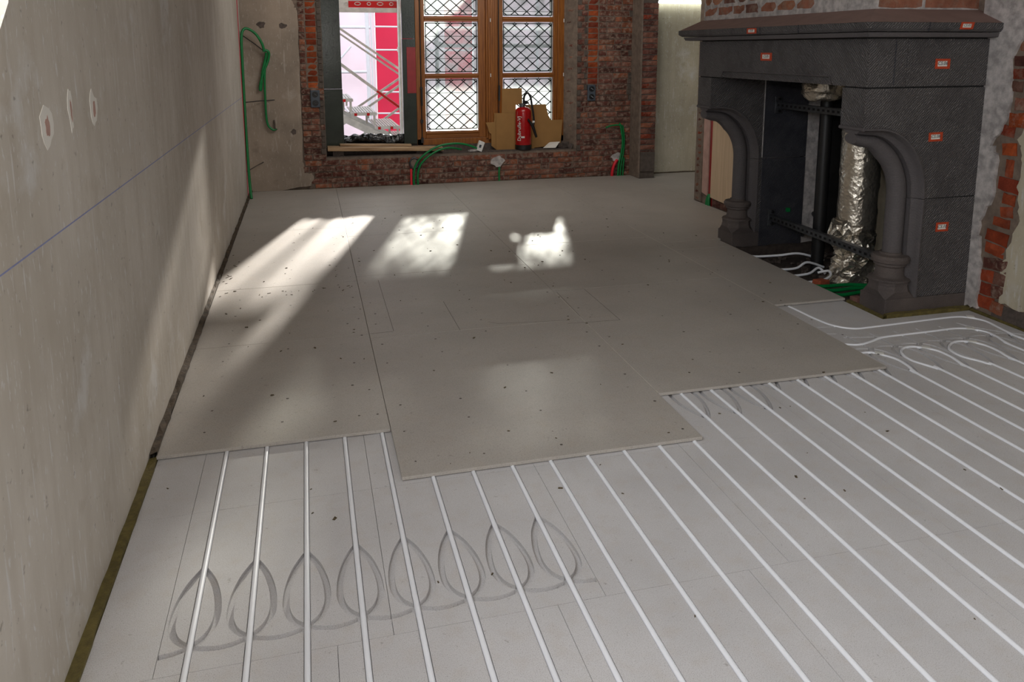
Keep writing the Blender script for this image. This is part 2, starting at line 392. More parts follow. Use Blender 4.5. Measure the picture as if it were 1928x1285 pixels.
# pipe runs beside the fireplace (floor coordinates)
curves = {
 22: [(3.17,3.285),(3.199,3.287),(3.262,3.286),(3.293,3.252),(3.33,3.175),(3.326,3.09),(3.302,3.0),(3.30,2.85),(3.30,0.9)],
 23: [(3.45,0.9),(3.45,2.85),(3.437,3.02),(3.392,3.14),(3.415,3.235),(3.47,3.29),(3.53,3.295),(3.585,3.26),(3.617,3.205),(3.618,3.12),(3.598,3.02),(3.60,2.85),(3.60,0.9)],
 25: [(3.75,0.9),(3.75,2.80),(3.725,3.01),(3.675,3.12),(3.692,3.215),(3.76,3.28),(3.83,3.297),(3.886,3.268),(3.915,3.21),(3.916,3.13),(3.895,3.03),(3.90,2.85),(3.90,0.9)],
 27: [(3.17,3.43),(3.215,3.413),(3.28,3.392),(3.36,3.41),(3.47,3.45),(3.60,3.456),(3.80,3.46),(3.96,3.464),(4.04,3.432),(4.083,3.375),(4.08,3.30),(4.05,3.19),(4.05,3.0),(4.05,0.9)],
 28: [(3.290,4.04),(3.298,3.93),(3.307,3.80),(3.335,3.68),(3.41,3.608),(3.53,3.603),(3.81,3.616),(4.08,3.625),(4.17,3.60),(4.222,3.52),(4.205,3.40),(4.185,3.26),(4.19,3.1),(4.19,0.9)]}
curve_pts = {}
for k, P in curves.items():
    c = catmull([(x, y, 0) for x, y in P], 6); curve_pts[k] = [(p.x, p.y) for p in c]; paths.append((curve_pts[k], GW))
paths += [([(3.23,3.675),(3.35,3.66)],0.006), ([(3.203,3.579),(3.271,3.561)],0.007), ([(3.27,3.50),(3.48,3.46)],0.007), ([(4.04,3.54),(4.08,3.45),(4.17,3.35)],0.007)]

def offset_outline(pl, hw):
    n = len(pl); Lf = []; Rt = []
    for i in range(n):
        a = Vector(pl[max(i-1,0)]); b = Vector(pl[min(i+1,n-1)]); d = (b-a).normalized(); nn = Vector((-d.y, d.x)); p = Vector(pl[i])
        Lf.append(p+nn*hw); Rt.append(p-nn*hw)
    return Lf+Rt[::-1]
def routed_board(x0, x1, y0, y1, m, depth=0.014, zb=-0.028):
    g = 0.0007; x0 += g; x1 -= g; y0 += g; y1 -= g
    V = [Vector((x0,y0)),Vector((x1,y0)),Vector((x1,y1)),Vector((x0,y1))]; E = [(0,1),(1,2),(2,3),(3,0)]
    use = []
    for pl, hw in paths:
        A = np.array(pl)
        if A[:,0].max()+hw < x0 or A[:,0].min()-hw > x1 or A[:,1].max()+hw < y0 or A[:,1].min()-hw > y1: continue
        if len(pl) == 2 and abs(pl[0][0]-pl[1][0]) < 1e-6:
            ya, yb = max(pl[0][1], y0-0.05), min(pl[1][1], y1+0.05); pl = [(pl[0][0], ya), (pl[0][0], yb)]
            if yb <= ya: continue
        O = offset_outline(pl, hw); n = len(V); V += O; E += [(n+i, n+(i+1)%len(O)) for i in range(len(O))]; use.append((np.array(pl), hw))
    vo, eo, fo, *_ = delaunay_2d_cdt(V, E, [], 0, 1e-5)
    P = np.array([(v.x, v.y) for v in vo]); T = [f for f in fo]
    C = np.array([P[list(f)].mean(0) for f in T])
    ins = (C[:,0]>x0)&(C[:,0]<x1)&(C[:,1]>y0)&(C[:,1]<y1)
    grv = np.zeros(len(T), bool)
    for pl, hw in use:
        for a, b in zip(pl[:-1], pl[1:]):
            d = b-a; L2 = d@d
            if L2 < 1e-12: continue
            t = np.clip(((C-a)@d)/L2, 0, 1); dist = np.hypot(*(C-(a+t[:,None]*d)).T); grv |= dist < hw*0.999
    mb = MB(); top = {}; low = {}
    def vid(i, g_):
        D = low if g_ else top
        if i not in D: D[i] = len(mb.v); mb.v.append((P[i,0], P[i,1], -depth if g_ else 0.0))
        return D[i]
    edge = {}
    for j, f in enumerate(T):
        if not ins[j]: continue
        mb.f.append(tuple(vid(i, grv[j]) for i in f))
        for a, b in zip(f, f[1:]+f[:1]): edge.setdefault((min(a,b),max(a,b)), []).append((j, a, b))
    for (a, b), L in edge.items():
        if len(L) == 2 and grv[L[0][0]] != grv[L[1][0]]:
            j, p, q = L[0] if not grv[L[0][0]] else L[1]
            mb.f.append((vid(q,False), vid(p,False), vid(p,True), vid(q,True)))
        elif len(L) == 1:
            j, p, q = L[0]; n = len(mb.v); mb.v += [(P[p,0],P[p,1],zb),(P[q,0],P[q,1],zb)]
            mb.f.append((vid(q,grv[j]), vid(p,grv[j]), n, n+1))
    me = bpy.data.meshes.new('routed_board'); me.from_pydata(mb.v, [], mb.f); me.materials.append(m); me.update()
    return ob('routed_board', me, m, floor)
cols_a = [-0.07, 0.527, 1.135, 1.737, 2.34, 2.94, 3.54, 4.14, 4.285]
for a, b in zip(cols_a[:-1], cols_a[1:]): routed_board(a, b, 1.0, 1.905, M['routed'])
cols_b = [-0.10, 0.075, 0.675, 1.28, 1.877, 2.48, 3.08, 3.68, 4.285]
for a, b in zip(cols_b[:-1], cols_b[1:]): routed_board(a, b, 1.905, 2.64, M['routed'])
for a, b in zip(cols_b[:-1], cols_b[1:]): routed_board(a, b, 2.64, 3.385, M['routed'])
routed_board(3.08, 3.68, 3.385, 4.12, M['routed']); routed_board(3.68, 4.285, 3.385, 3.70, M['routed'])
# cover boards
def cover(x0, x1, y0, y1, z0=0.004, z1=0.0175):
    g = 0.001; return ob('cover_board', MB().box(x0+g, x1-g, y0+g, y1-g, z0, z1), M['cover'], floor, bevel=0.0012)
for (x0, x1, ys) in ((-0.105, 0.785, (3.045, 4.17, 5.2, 6.87, 7.9, 8.885)), (0.785, 1.985, (2.66, 4.10, 5.30, 6.50, 7.70, 8.885)),
                     (1.985, 3.19, (3.075, 4.65, 5.85, 7.05, 8.25, 8.885)), (3.19, 3.69, (4.045, 5.4, 5.64)), (3.19, 4.30, (5.64, 6.75, 7.85, 8.60)), (4.30, 5.45, (7.24, 8.60))):
    for a, b in zip(ys[:-1], ys[1:]): cover(x0, x1, a, b)
cover(4.52, 5.45, 8.60, 8.93); cover(3.19, 4.30, 8.60, 8.885)
def mark(a, b, w=0.003, m='pencil', name='pencil_line'):
    a, b = Vector((*a, 0.0176)), Vector((*b, 0.0176)); ob(name, MB().bar(a, b, w, 0.0006), M[m], floor)
for a, b in (((0.923,5.18),(0.919,4.18)), ((0.79,4.17),(0.915,4.175)), ((1.27,4.62),(1.275,4.10)), ((1.455,4.19),(1.50,4.15)), ((1.50,4.15),(1.90,4.10)), ((2.0,4.65),(2.19,4.64)), ((2.19,4.64),(2.19,4.03)), ((2.19,4.03),(1.88,4.05)), ((2.0,4.62),(1.99,4.15))): mark(a, b)
for a, b in (((3.19,6.3),(3.19,4.05)), ((1.986,4.6),(1.986,3.08)), ((2.0,5.85),(3.18,5.85))): mark(a, b, 0.004, 'joint', 'filled_joint')
sm = MB(); rnd = random.Random(3)
for x in (0.05, 0.36, 0.67, 0.74, 0.84, 1.12, 1.42, 1.93, 2.04, 2.45, 2.85, 3.13, 3.25):
    y = 3.2 if x < 0.8 or x > 2 else 2.75
    while y < 8.6:
        if rnd.random() < 0.72:
            xx = x+rnd.uniform(-0.012,0.012); r = rnd.uniform(0.004,0.0075); sm.lathe([(r*0.2,0.0172),(r,0.0179),(r*0.3,0.0182)], (xx, y+rnd.uniform(-.02,.02), 0), 7)
        y += rnd.choice((0.2,0.25,0.25,0.3))
ob('screw_heads', sm, M['screw'], floor, kind='stuff')
cm = MB()
for i in range(170):
    x, y = rnd.uniform(-0.05, 4.2), rnd.uniform(1.5, 7.5); r = rnd.uniform(0.0015,0.0048)
    z = 0.0178 if (y > 3.08 or (0.8 < x < 1.97 and y > 2.68)) else 0.0005
    if x > 3.1 and y < 4.1: z = 0.0005
    if x > 3.05 and y < 4.1 or x > 3.6 and y > 3.6: continue
    cm.obox((x, y, z+r*0.3), (r*1.7*math.cos(i), r*1.7*math.sin(i), 0), (-r*0.8*math.sin(i), r*0.8*math.cos(i), 0), (0,0,r*0.4), r*0.3)
for i in range(30):                                  # sweepings along the left wall and the straw-like splinters
    a = rnd.uniform(0, 3.1); x, y = rnd.choice(((rnd.uniform(-0.09,-0.02), rnd.uniform(4.9,6.3)), (rnd.uniform(0.0,0.75), 5.05+rnd.uniform(-0.06,0.06)))); L = rnd.uniform(0.003,0.012)
    cm.obox((x, y, 0.0185), (L*math.cos(a), L*math.sin(a), 0), (-0.002*math.sin(a), 0.002*math.cos(a), 0), (0,0,0.001))
tag(ob('debris', cm, M['crumb'], kind='stuff'), 'scattered brown crumbs and splinters lying on the floor boards', 'debris')
# edge strips
def strip(name, mb, m, label): return struct(name, mb, M[m], label)
def rough_bar(pts, w, h, z0, seed, jit=0.004, step=0.08):
    rr = random.Random(seed); mb = MB(); a, b = Vector((*pts[0],0)), Vector((*pts[1],0)); n = max(2, int((b-a).length/step)); d = (b-a).normalized(); nn = Vector((-d.y,d.x,0)); R = []
    for i in range(n+1):
        p = a+(b-a)*i/n; j = lambda: rr.uniform(-jit, jit)
        R.append([p-nn*(w/2)+Vector((0,0,z0)), p-nn*(w/2+j())+Vector((0,0,h+j())), p+nn*(w/2+j())+Vector((0,0,h+j())), p+nn*(w/2)+Vector((0,0,z0))])
    mb.grid(R); return mb
strip('trim_1', rough_bar(((-0.116,1.0),(-0.116,3.05)), 0.032, 0.012, -0.03, 1), 'rock', 'olive rock wool edge strip along the left wall')
strip('trim_2', rough_bar(((-0.118,3.05),(-0.118,8.88)), 0.026, 0.030, -0.03, 2, 0.006), 'grime', 'grimy debris filled gap along the left wall')
strip('trim_3', rough_bar(((3.71,4.045),(3.71,3.715)), 0.028, 0.006, -0.03, 3), 'rock', 'rock wool strip before the fireplace front')
strip('trim_4', rough_bar(((3.71,3.717),(4.315,3.717)), 0.03, 0.022, -0.03, 4), 'rock', 'olive rock wool strip along the fireplace side')
strip('trim_5', rough_bar(((4.308,3.717),(4.308,1.0)), 0.032, 0.012, -0.03, 5), 'rock', 'rock wool strip along the right wall')
strip('trim_6', rough_bar(((-0.1,8.893),(4.30,8.893)), 0.014, 0.022, -0.03, 6), 'grime', 'dirty gap along the back wall')
strip('trim_7', rough_bar(((4.53,8.915),(5.44,8.915)), 0.03, 0.03, -0.03, 7), 'grime', 'brown skirting strip below the back plaster')
# ------------------------------------------------------------------ heating pipes
ORD = ['first','second','third','fourth','fifth','sixth','seventh','eighth','ninth','tenth','eleventh','twelfth','thirteenth','fourteenth','fifteenth','sixteenth','seventeenth','eighteenth','nineteenth','twentieth','twenty-first']
for k in range(1, 22):
    where = 'under the leftmost cover board' if k <= 5 else ('under the protruding middle board' if k <= 13 else 'under the board near the fireplace')
    o = ob('heating_pipe', MB().tube([(KX(k), 0.95, -0.0022), (KX(k), straight_end[k], -0.0022)], 0.0083, 10), M['white_pipe'], smooth=40)
    tag(o, '%s straight white pipe from the left wall, running %s' % (ORD[k-1], where), 'pipe', 'straight underfloor heating pipes')
lab = {22: 'white heating pipe curving out from under the cover board corner, with clip', 23: 'white heating pipe making the left U-turn loop before the fireplace', 25: 'white heating pipe making the right U-turn loop before the fireplace',
       27: 'white heating pipe running across behind both U-turn loops, S-curve at its start', 28: 'white heating pipe nearest the fireplace, starting at the white board edge'}
for k, P in curve_pts.items():
    r = thing('heating_pipe', lab[k], 'pipe', (P[0][0], P[0][1], 0), 'curved underfloor heating pipes')
    ob('tube', MB().tube([(x, y, -0.0022) for x, y in P], 0.008, 8), M['white_pipe'], r, smooth=40)
    cx_, cy_ = {22: (3.293,3.252), 23: (3.585,3.26), 25: (3.886,3.268), 27: (4.034,3.433), 28: (4.19,3.595)}[k]
    ob('clip', MB().obox((cx_, cy_, 0.006), (0.018,-0.011,0), (0.008,0.013,0), (0,0,0.003)), M['white'], r, bevel=0.002)

# ------------------------------------------------------------------ bricks
BM = []
for i in range(10):
    rr = random.Random(100+i); mb = MB(); n = 5; P = []
    # front face grid (5x3) with ragged relief, unit size 1 x 1, depth axis local y (front at y=0)
    F = []
    for a in range(4):
        row = []
        for b in range(3):
            ex = 0 if a in (0,3) else 1; ez = 0 if b in (0,2) else 1
            row.append((-0.5+a/3+rr.uniform(-.02,.02)*(1-0), (0.0 if ex and ez else 0.006)+rr.uniform(-.003,.003), -0.5+b/2+rr.uniform(-.05,.05)*(1 if ez == 0 else 0.5)))
        F.append(row)
    mb.grid(F)
    k = [0,1,2,5,8,11,10,9,6,3]; base = len(mb.v)
    for i_ in k: mb.v.append((mb.v[i_][0], 0.05, mb.v[i_][2]))
    for j in range(len(k)): mb.f.append((k[j], k[(j+1)%len(k)], base+(j+1)%len(k), base+j))
    BM.append(mb.mesh('brick', M['brick']))
PAL = [srgb(128,82,68), srgb(112,68,58), srgb(138,92,76), srgb(98,62,54), srgb(146,90,66), srgb(120,84,72)]
ORG = [srgb(158,74,38), srgb(144,64,36), srgb(164,84,48), srgb(132,58,38)]
RED = [srgb(158,70,42), srgb(166,80,50), srgb(142,62,42)]
def brick(parent, c, w, h, pal, smear, face='y', tilt=0):
    """face 'y': front looks to -Y; 'x': front looks to -X"""
    o = bpy.data.objects.new('brick', random.choice(BM)); link(o, parent)
    o.location = c; o.scale = (w, 1, h); o.rotation_euler = (0, tilt, 0 if face == 'y' else -math.pi/2)
    col = random.choice(pal); s = random.uniform(0.8, 1.2); o.color = (col[0]*s, col[1]*s, col[2]*s, smear); return o
# ------------------------------------------------------------------ back wall
OX0, OX1, OZ0 = 0.700, 3.60, 0.355
wb = MB(); YF = YB+0.016
wb.box(-0.6, OX0, YF, 9.45, -0.2, 3.4); wb.box(OX0, OX1, YF, 9.45, -0.2, OZ0); wb.box(OX1, 4.40, YF, 9.45, -0.2, 3.4); wb.box(OX0, OX1, YF, 9.45, 2.26, 3.4)
wb.prism([(OX1, YF), (OX1, 9.3), (3.50, 9.3), (3.50, 9.12)], 'z', OZ0, 2.75)
wall_back = struct('wall_back', wb, M['mortar'])
frag = MB()
def row_bricks(x0, x1, z, h, pal, smear, y=YB):
    x = x0
    while x < x1-0.02:
        w = random.choice((0.095, 0.19, 0.185, 0.2, 0.1)); w = min(w, x1-x)
        if x1-(x+w) < 0.035: w = x1-x
        if w < 0.055: frag.obox((x+w/2, y+0.012, z+h/2), (w/2-0.005,0,0), (0,0.012,0), (0,0,h/2-0.005), 0.003)
        else: brick(wall_back, (x+w/2, y+random.uniform(-0.004,0.006), z+h/2), w-0.011, h-0.011, pal, smear)
        x += w
CH = 0.0660
nrow = 0
for k in range(32):
    z = 0.004+k*CH
    if z > 2.06: break
    if z+CH < 0.372:
        xs = 0.56 if z < 0.17 else 0.46
        row_bricks(xs-0.05*(k%2), 4.30, z, CH, PAL, 0.95)
    else:
        if z > 1.12:
            row_bricks(0.455, 0.525, z, CH, PAL, 1.0); row_bricks(0.53, 0.643, z, CH, ORG, 0.05, YB+0.006); row_bricks(0.648, OX0, z, CH, PAL, 0.8)
        else: row_bricks(0.455, OX0, z, CH, PAL, 0.95)
        q = 3.66 if k%2 else 3.70
        row_bricks(OX1+0.01, q, z, CH, (RED if k%2 and 0.6 < z < 1.5 else PAL), 0.4)
        if z > 1.05:
            row_bricks(q, 3.738, z, CH, PAL, 0.9); row_bricks(3.742, 3.872, z, CH, ORG if random.random() < 0.7 else RED, 0.1, YB+0.006); row_bricks(3.876, 4.30, z, CH, PAL, 0.95)
        else: row_bricks(q, 4.30, z, CH, PAL, 0.95)
ob('brick_fragments', frag, M['mortar_dark'], wall_back, kind='stuff')
for z in np.arange(0.50, 2.0, 0.135):              # splayed right reveal: whole bricks seen edge on
    o = brick(wall_back, (3.555, 9.005, float(z)), 0.17, 0.055, PAL, 1.0); o.rotation_euler = (0, 0, math.radians(-64))
def jag(pts, amp, seed, n=5):
    rr = random.Random(seed); out = []
    for a, b in zip(pts[:-1], pts[1:]):
        for i in range(n): out.append((a[0]+(b[0]-a[0])*i/n+rr.uniform(-amp,amp), a[1]+(b[1]-a[1])*i/n+rr.uniform(-amp,amp)))
    return out
edge = jag([(0.20,0.022),(0.52,0.06),(0.555,0.15),(0.535,0.19),(0.455,0.20),(0.444,0.35),(0.45,1.06),(0.458,1.95),(0.43,1.98),(0.40,2.08),(0.36,2.3)], 0.007, 4)
pp = ob('plaster_panel', MB().prism([(-0.14,2.3),(-0.14,0.022)]+edge+[(0.36,2.3)], 'y', 8.882, YF), M['plaster_b'], wall_back, 'stained plaster left standing beside the brickwork')
for (x, z, rx, rz, s_) in ((0.08,1.80,0.045,0.035,1),(0.30,1.79,0.04,0.03,2),(0.36,0.66,0.03,0.03,3)):
    ob('dark_stain', MB().prism(blotch(x, z, rx, rz, s_), 'y', 8.8805, 8.884), M['rubble'], wall_back, 'dark grey patch on the plaster')
for i, (x, z, rx, rz) in enumerate(((2.646,0.252,0.085,0.06),(4.13,0.245,0.075,0.055))):
    ob('gypsum_dab', MB().prism(blotch(x, z, rx, rz, 30+i), 'y', 8.885, YF), M['mortar_white'], wall_back, 'white dab of gypsum on the bricks')
# niche plaster to the right of the pier
struct('wall_niche', MB().box(4.40, 5.6, 8.93, 9.45, -0.2, 3.4), M['plaster_c'], 'pale plaster wall beyond the brick pier')
pier = struct('pillar', MB().box(4.312, 4.505, 8.645, 8.95, -0.05, 3.4), M['mortar_dark'])
for k in range(31):
    z = 0.02+k*CH; off = 0.06 if k%2 else 0.0
    if z < 0.10: continue
    brick(pier, (4.312+0.055+off/2, 8.632, z+CH/2), 0.10+off, CH-0.013, PAL+PAL[1:4]+RED[2:]+ORG[3:], 0.35)
    brick(pier, (4.44+off/2, 8.632, z+CH/2), 0.13-off, CH-0.013, PAL+RED[2:]+PAL[1:4], 0.35)
ob('mortar_patch', MB().box(4.318, 4.50, 8.622, 8.66, 0.10, 0.33), M['mortar_dark'], pier, 'grey mortar patch at the pier foot')
ob('corner_render', MB().box(4.296, 4.316, 8.635, 8.92, 0.02, 3.4), M['mortar'], pier, 'light render on the pier side')

# ------------------------------------------------------------------ window
win = bpy.data.objects.new('window_1', None); COL.objects.link(win); win.location = (2.6, 9.15, 0.476); win['kind'] = 'structure'; win['label'] = 'oak double casement window with leaded diamond panes'
WY0, WY1 = 9.10, 9.17
fr = MB(); TOPZ = 2.22
fr.box(1.736, 1.806, WY0, WY1+0.03, 0.44, TOPZ); fr.box(3.432, 3.53, WY0, WY1+0.03, 0.44, TOPZ); fr.box(1.736, 3.53, WY0, WY1+0.03, 0.44, 0.512); fr.box(1.736, 3.53, WY0, WY1+0.03, TOPZ, TOPZ+0.08)
fr.box(2.575, 2.655, WY0-0.035, WY1+0.03, 0.49, TOPZ); fr.box(2.552, 2.575, WY0-0.02, WY1, 0.50, TOPZ); fr.box(2.655, 2.682, WY0-0.02, WY1, 0.50, TOPZ); fr.box(2.60, 2.63, WY0-0.047, WY0, 0.49, TOPZ)
ob('frame', fr, M['oak'], win, bevel=0.004)
def clip_poly(poly, x0, x1, z0, z1):
    for ax, lim, sg in ((0,x0,1),(0,x1,-1),(1,z0,1),(1,z1,-1)):
        out = []
        for a, b in zip(poly, poly[1:]+poly[:1]):
            da, db = sg*(a[ax]-lim), sg*(b[ax]-lim)
            if da >= 0: out.append(a)
            if da*db < 0:
                t = da/(da-db); out.append((a[0]+(b[0]-a[0])*t, a[1]+(b[1]-a[1])*t))
        poly = out
        if len(poly) < 3: return []
    return poly
DW, DH = 0.1465, 0.1265
def sash(x0, x1, sx0, sx1, side):
    s_ = MB(); y0, y1 = WY0+0.012, WY1
    s_.box(sx0, x0, y0, y1, 0.514, TOPZ); s_.box(x1, sx1, y0, y1, 0.514, TOPZ)
    so = ob('sash', s_, M['oak'], win, bevel=0.004)
    rl = MB(); rl.box(x0, x1, y0, y1, 0.514, 0.600); rl.box(x0, x1, y0, y1, 1.206, 1.262); rl.box(x0, x1, y0, y1, 1.854, 1.912); rl.box(x0, x1, y0, y1, 2.14, TOPZ)
    for z in (0.600, 1.262, 1.912): rl.prism([(y0, z), (y0-0.008, z-0.012), (y0-0.008, z-0.03), (y0, z-0.04)], 'x', x0, x1)
    ob('glazing_rail', rl, M['oakh'], so, bevel=0.003)
    yg = WY0+0.04
    for (z0, z1) in ((0.604, 1.204), (1.266, 1.852), (1.916, 2.138)):
        ld = MB(); b = 0.016; xa, xb, za, zb = x0+b, x1-b, z0+b, z1-b
        for (a, c) in (((xa,za),(xb,za)),((xb,za),(xb,zb)),((xb,zb),(xa,zb)),((xa,zb),(xa,za))): ld.bar((a[0],yg,a[1]), (c[0],yg,c[1]), 0.010, 0.006, (0,1,0))
        nx = int((x1-x0)/DW)+3; nz = int((z1-z0)/DH)+3; xo, zo = xb-0.012, z1-0.038
        for i in range(-nx*2, nx*2):
            for sg in (1, -1):              # came lines x = xo + i*DW + sg*t*DW/2 ...
                pa = (xo+i*DW-3.0*DW*4*sg, zo-3.0*DH*4); pb = (xo+i*DW+3.0*DW*4*sg, zo+3.0*DH*4)
                # clip line to rect
                t0, t1 = 0.0, 1.0; ok = True
                for ax, lo, hi in ((0,xa,xb),(1,za,zb)):
                    d = pb[ax]-pa[ax]; u, v = (lo-pa[ax])/d, (hi-pa[ax])/d
                    if u > v: u, v = v, u
                    t0, t1 = max(t0,u), min(t1,v)
                if t1-t0 < 0.004: continue
                q = lambda t: (pa[0]+(pb[0]-pa[0])*t, yg, pa[1]+(pb[1]-pa[1])*t)
                ld.bar(q(t0), q(t1), 0.011, 0.006, (0,1,0))
        for zz in (zo-DH, zo-3*DH): 
            if za < zz < zb: ld.bar((x0,yg-0.006,zz), (x1,yg-0.006,zz), 0.006, 0.004, (0,1,0))
        for j in range(1, 4):
            xx = xo-j*DW
            if xa < xx < xb: ld.bar((xx,yg,zb), (xx,yg,z1), 0.007, 0.006, (0,1,0))
        ob('lead_came', ld, M['lead'], so)
        for i in range(-nx, 2):
            for j in range(-nz*2-2, 3):
                cx, cz = xo+i*DW+(DW/2 if j%2 else 0), zo+j*DH/2
                pl = clip_poly([(cx-DW/2,cz),(cx,cz-DH/2),(cx+DW/2,cz),(cx,cz+DH/2)], x0, x1, z0, z1)
                if len(pl) < 3: continue
                ar = abs(sum(a[0]*b_[1]-b_[0]*a[1] for a, b_ in zip(pl, pl[1:]+pl[:1])))/2
                if ar < 0.0004: continue
                tx, tz = random.uniform(-0.01,0.01), random.uniform(-0.01,0.01)
                V = [(p[0], yg+0.001+(p[0]-cx)*tx+(p[1]-cz)*tz, p[1]) for p in pl]; n = len(V)
                ob('pane', MB().add(V, [tuple(range(n))]).mesh('pane', M['glass'], fix=False), None, so)
    return so
s1 = sash(1.842, 2.468, 1.806, 2.552, 0); s2 = sash(2.762, 3.380, 2.682, 3.432, 1)
def bolt(x, zs_, z0, z1, y):
    b = MB(); b.tube([(x,y,z0),(x,y,z1)], 0.006, 8)
    for z, h in zs_: b.box(x-0.014, x+0.014, y-0.012, y+0.02, z-h, z+h)
    return b
bb = bolt(1.79, ((0.72,0.02),(1.10,0.012),(0.50,0.03)), 0.47, 2.2, WY0-0.014); bb.tube([(1.79,WY0-0.03,1.09),(1.79,WY0-0.035,0.90)], 0.012, 8)
ob('espagnolette_bolt', bb, M['black'], win, 'black iron sliding bolt')
bb = bolt(2.705, ((0.75,0.015),), 0.52, 2.2, WY0-0.012); bb.tube([(2.705,WY0-0.03,1.12),(2.70,WY0-0.04,0.94)], 0.013, 8)
ob('espagnolette_bolt', bb, M['black'], win, 'black iron sliding bolt')
for x, z in ((2.60,1.87),(2.60,1.24),(3.49,1.87),(3.49,1.24)): ob('hinge_pin', MB().tube([(x,WY0-0.05,z-0.02),(x,WY0-0.05,z+0.02)], 0.005, 6), M['white'], win)
# green coated board panels either side of the open half
pl_ = thing('board_panel', 'dark green coated board at the left jamb of the open window bay', 'board', (0.81, 9.1, 0.44))
ob('upper_board', MB().box(0.700, 0.902, 9.09, 9.16, 1.107, 2.25), M['panel'], pl_, bevel=0.003)
ob('lower_board', MB().box(0.700, 0.905, 9.088, 9.16, 0.44, 1.104), M['panel'], pl_, bevel=0.003)
hm = MB(); rr = random.Random(5)
for i in range(12): hm.lathe([(0.006,0),(0.006,0.001)], (0,0,0), 6)
hm = MB()
for i in range(13):
    x, z = rr.uniform(0.735,0.89), rr.uniform(1.12,1.9); hm.obox((x,9.0895,z), (0.006,0,0.002), (0,0.0006,0), (-0.002,0,0.006), 0.001)
ob('screw_hole', hm, M['black'], pl_, kind='stuff')
pr_ = thing('board_panel', 'dark green coated board between the open bay and the oak casement', 'board', (1.65, 9.1, 0.46))
ob('upper_board', MB().box(1.585, 1.735, 9.10, 9.17, 1.66, 2.25), M['panel'], pr_, bevel=0.003)
ob('lower_board', MB().box(1.582, 1.735, 9.09, 9.17, 0.46, 1.658), M['panel'], pr_, bevel=0.003)
ob('red_sheet', MB().box(1.632, 1.733, 9.083, 9.091, 1.045, 1.565), M['redpanel'], pr_, 'red rectangle on the green board')

# ------------------------------------------------------------------ sill and what stands on it
sl = MB(); sl.box(OX0, 3.56, 8.92, 9.30, 0.30, 0.366); sl.box(1.736, 3.50, 9.10, 9.35, 0.366, 0.442); sl.box(0.70, 1.74, 9.11, 9.35, 0.366, 0.46)
struct('trim_8', sl, M['rubble'], 'rough masonry sill inside the window')
pk = ob('plank', MB().obox((1.36, 8.985, 0.432), (0.648,0.0,-0.022), (0,0.085,0), (0.0007,0,0.021), 0.003), M['plank'], bevel=0.004); tag(pk, 'long weathered plank lying under the open bay on the sill', 'plank')
pk = ob('plank', MB().obox((1.25, 9.03, 0.4705), (0.40,0.0,-0.0134), (0,0.045,0), (0,0,0.011), 0.002), M['plank'], bevel=0.003); tag(pk, 'short pale board lying on top of the long weathered plank', 'plank')
bk = ob('packing_block', MB().obox((0.83,9.0,0.402), (0.06,0,0), (0,0.05,0), (0,0,0.034), 0.002), M['rubble'], bevel=0.003); tag(bk, 'dark packing block under the left end of the long plank', 'packing')
bk = ob('packing_block', MB().obox((1.75,9.0,0.381), (0.05,0,0), (0,0.05,0), (0,0,0.013), 0.002), M['rubble'], bevel=0.003); tag(bk, 'thin packing block under the right part of the long plank', 'packing')
fm = MB(); R = []
for i in range(61):
    x = 0.80+0.83*i/60; env = 0.028+0.022*math.sin(i*0.05)+(0.03 if i > 50 else 0)*math.sin((i-50)/10*math.pi*0.9); row = []
    for k in range(15):
        a = 2*math.pi*k/14; nz = noise.noise(Vector((x*16+(k%14)*0.35, (k%14)*0.55, 1)))*0.5
        row.append((x, 9.155+0.045*math.cos(a)*(1+nz), 0.515+0.01*math.sin(x*7)+env*1.25*math.sin(a)*(1+nz)))
    R.append(row)
fm.grid(R); tag(ob('plastic_film', fm, M['film'], smooth=60), 'crumpled black plastic film along the foot of the open bay', 'plastic sheet')
# fire extinguisher
EX, EY, EZ = 2.976, 8.985, 0.366
ex = thing('fire_extinguisher', 'red fire extinguisher with black hose standing on the window sill', 'fire extinguisher', (EX, EY, EZ))
ob('cylinder_body', MB().lathe([(0.092,0.05),(0.095,0.06),(0.095,0.44),(0.088,0.475),(0.065,0.495),(0.035,0.505)], (EX,EY,EZ), 28), M['red'], ex, smooth=50)
ob('base_ring', MB().lathe([(0.092,0.0),(0.098,0.006),(0.098,0.058),(0.092,0.062)], (EX,EY,EZ), 28), M['rubber'], ex, smooth=40)
ob('neck_collar', MB().lathe([(0.033,0.50),(0.033,0.52),(0.04,0.522),(0.04,0.54),(0.025,0.545)], (EX-0.012,EY,EZ), 16), M['zinc'], ex, smooth=40)
vh = MB().box(EX-0.005, EX+0.045, EY-0.02, EY+0.02, EZ+0.535, EZ+0.58); vh.bar((EX-0.0,EY,EZ+0.585), (EX+0.065,EY,EZ+0.55), 0.03, 0.012)
ob('valve_head', vh, M['rubber'], ex, bevel=0.004)
ob('hose', MB().tube(catmull([(EX+0.0,EY-0.02,EZ+0.56),(EX+0.004,EY-0.03,EZ+0.63),(EX+0.035,EY-0.05,EZ+0.668),(EX+0.07,EY-0.06,EZ+0.62),(EX+0.085,EY-0.07,EZ+0.52),(EX+0.10,EY-0.075,EZ+0.42),(EX+0.105,EY-0.08,EZ+0.34),(EX+0.09,EY-0.09,EZ+0.29),(EX+0.03,EY-0.105,EZ+0.36)], 6), 0.0125, 10), M['rubber'], ex, smooth=60)
ob('nozzle', MB().tube([(EX+0.03,EY-0.105,EZ+0.37),(EX+0.09,EY-0.095,EZ+0.28),(EX+0.135,EY-0.09,EZ+0.15)], 0.015, 10, rad=[0.008,0.019,0.013]), M['rubber'], ex, smooth=60)
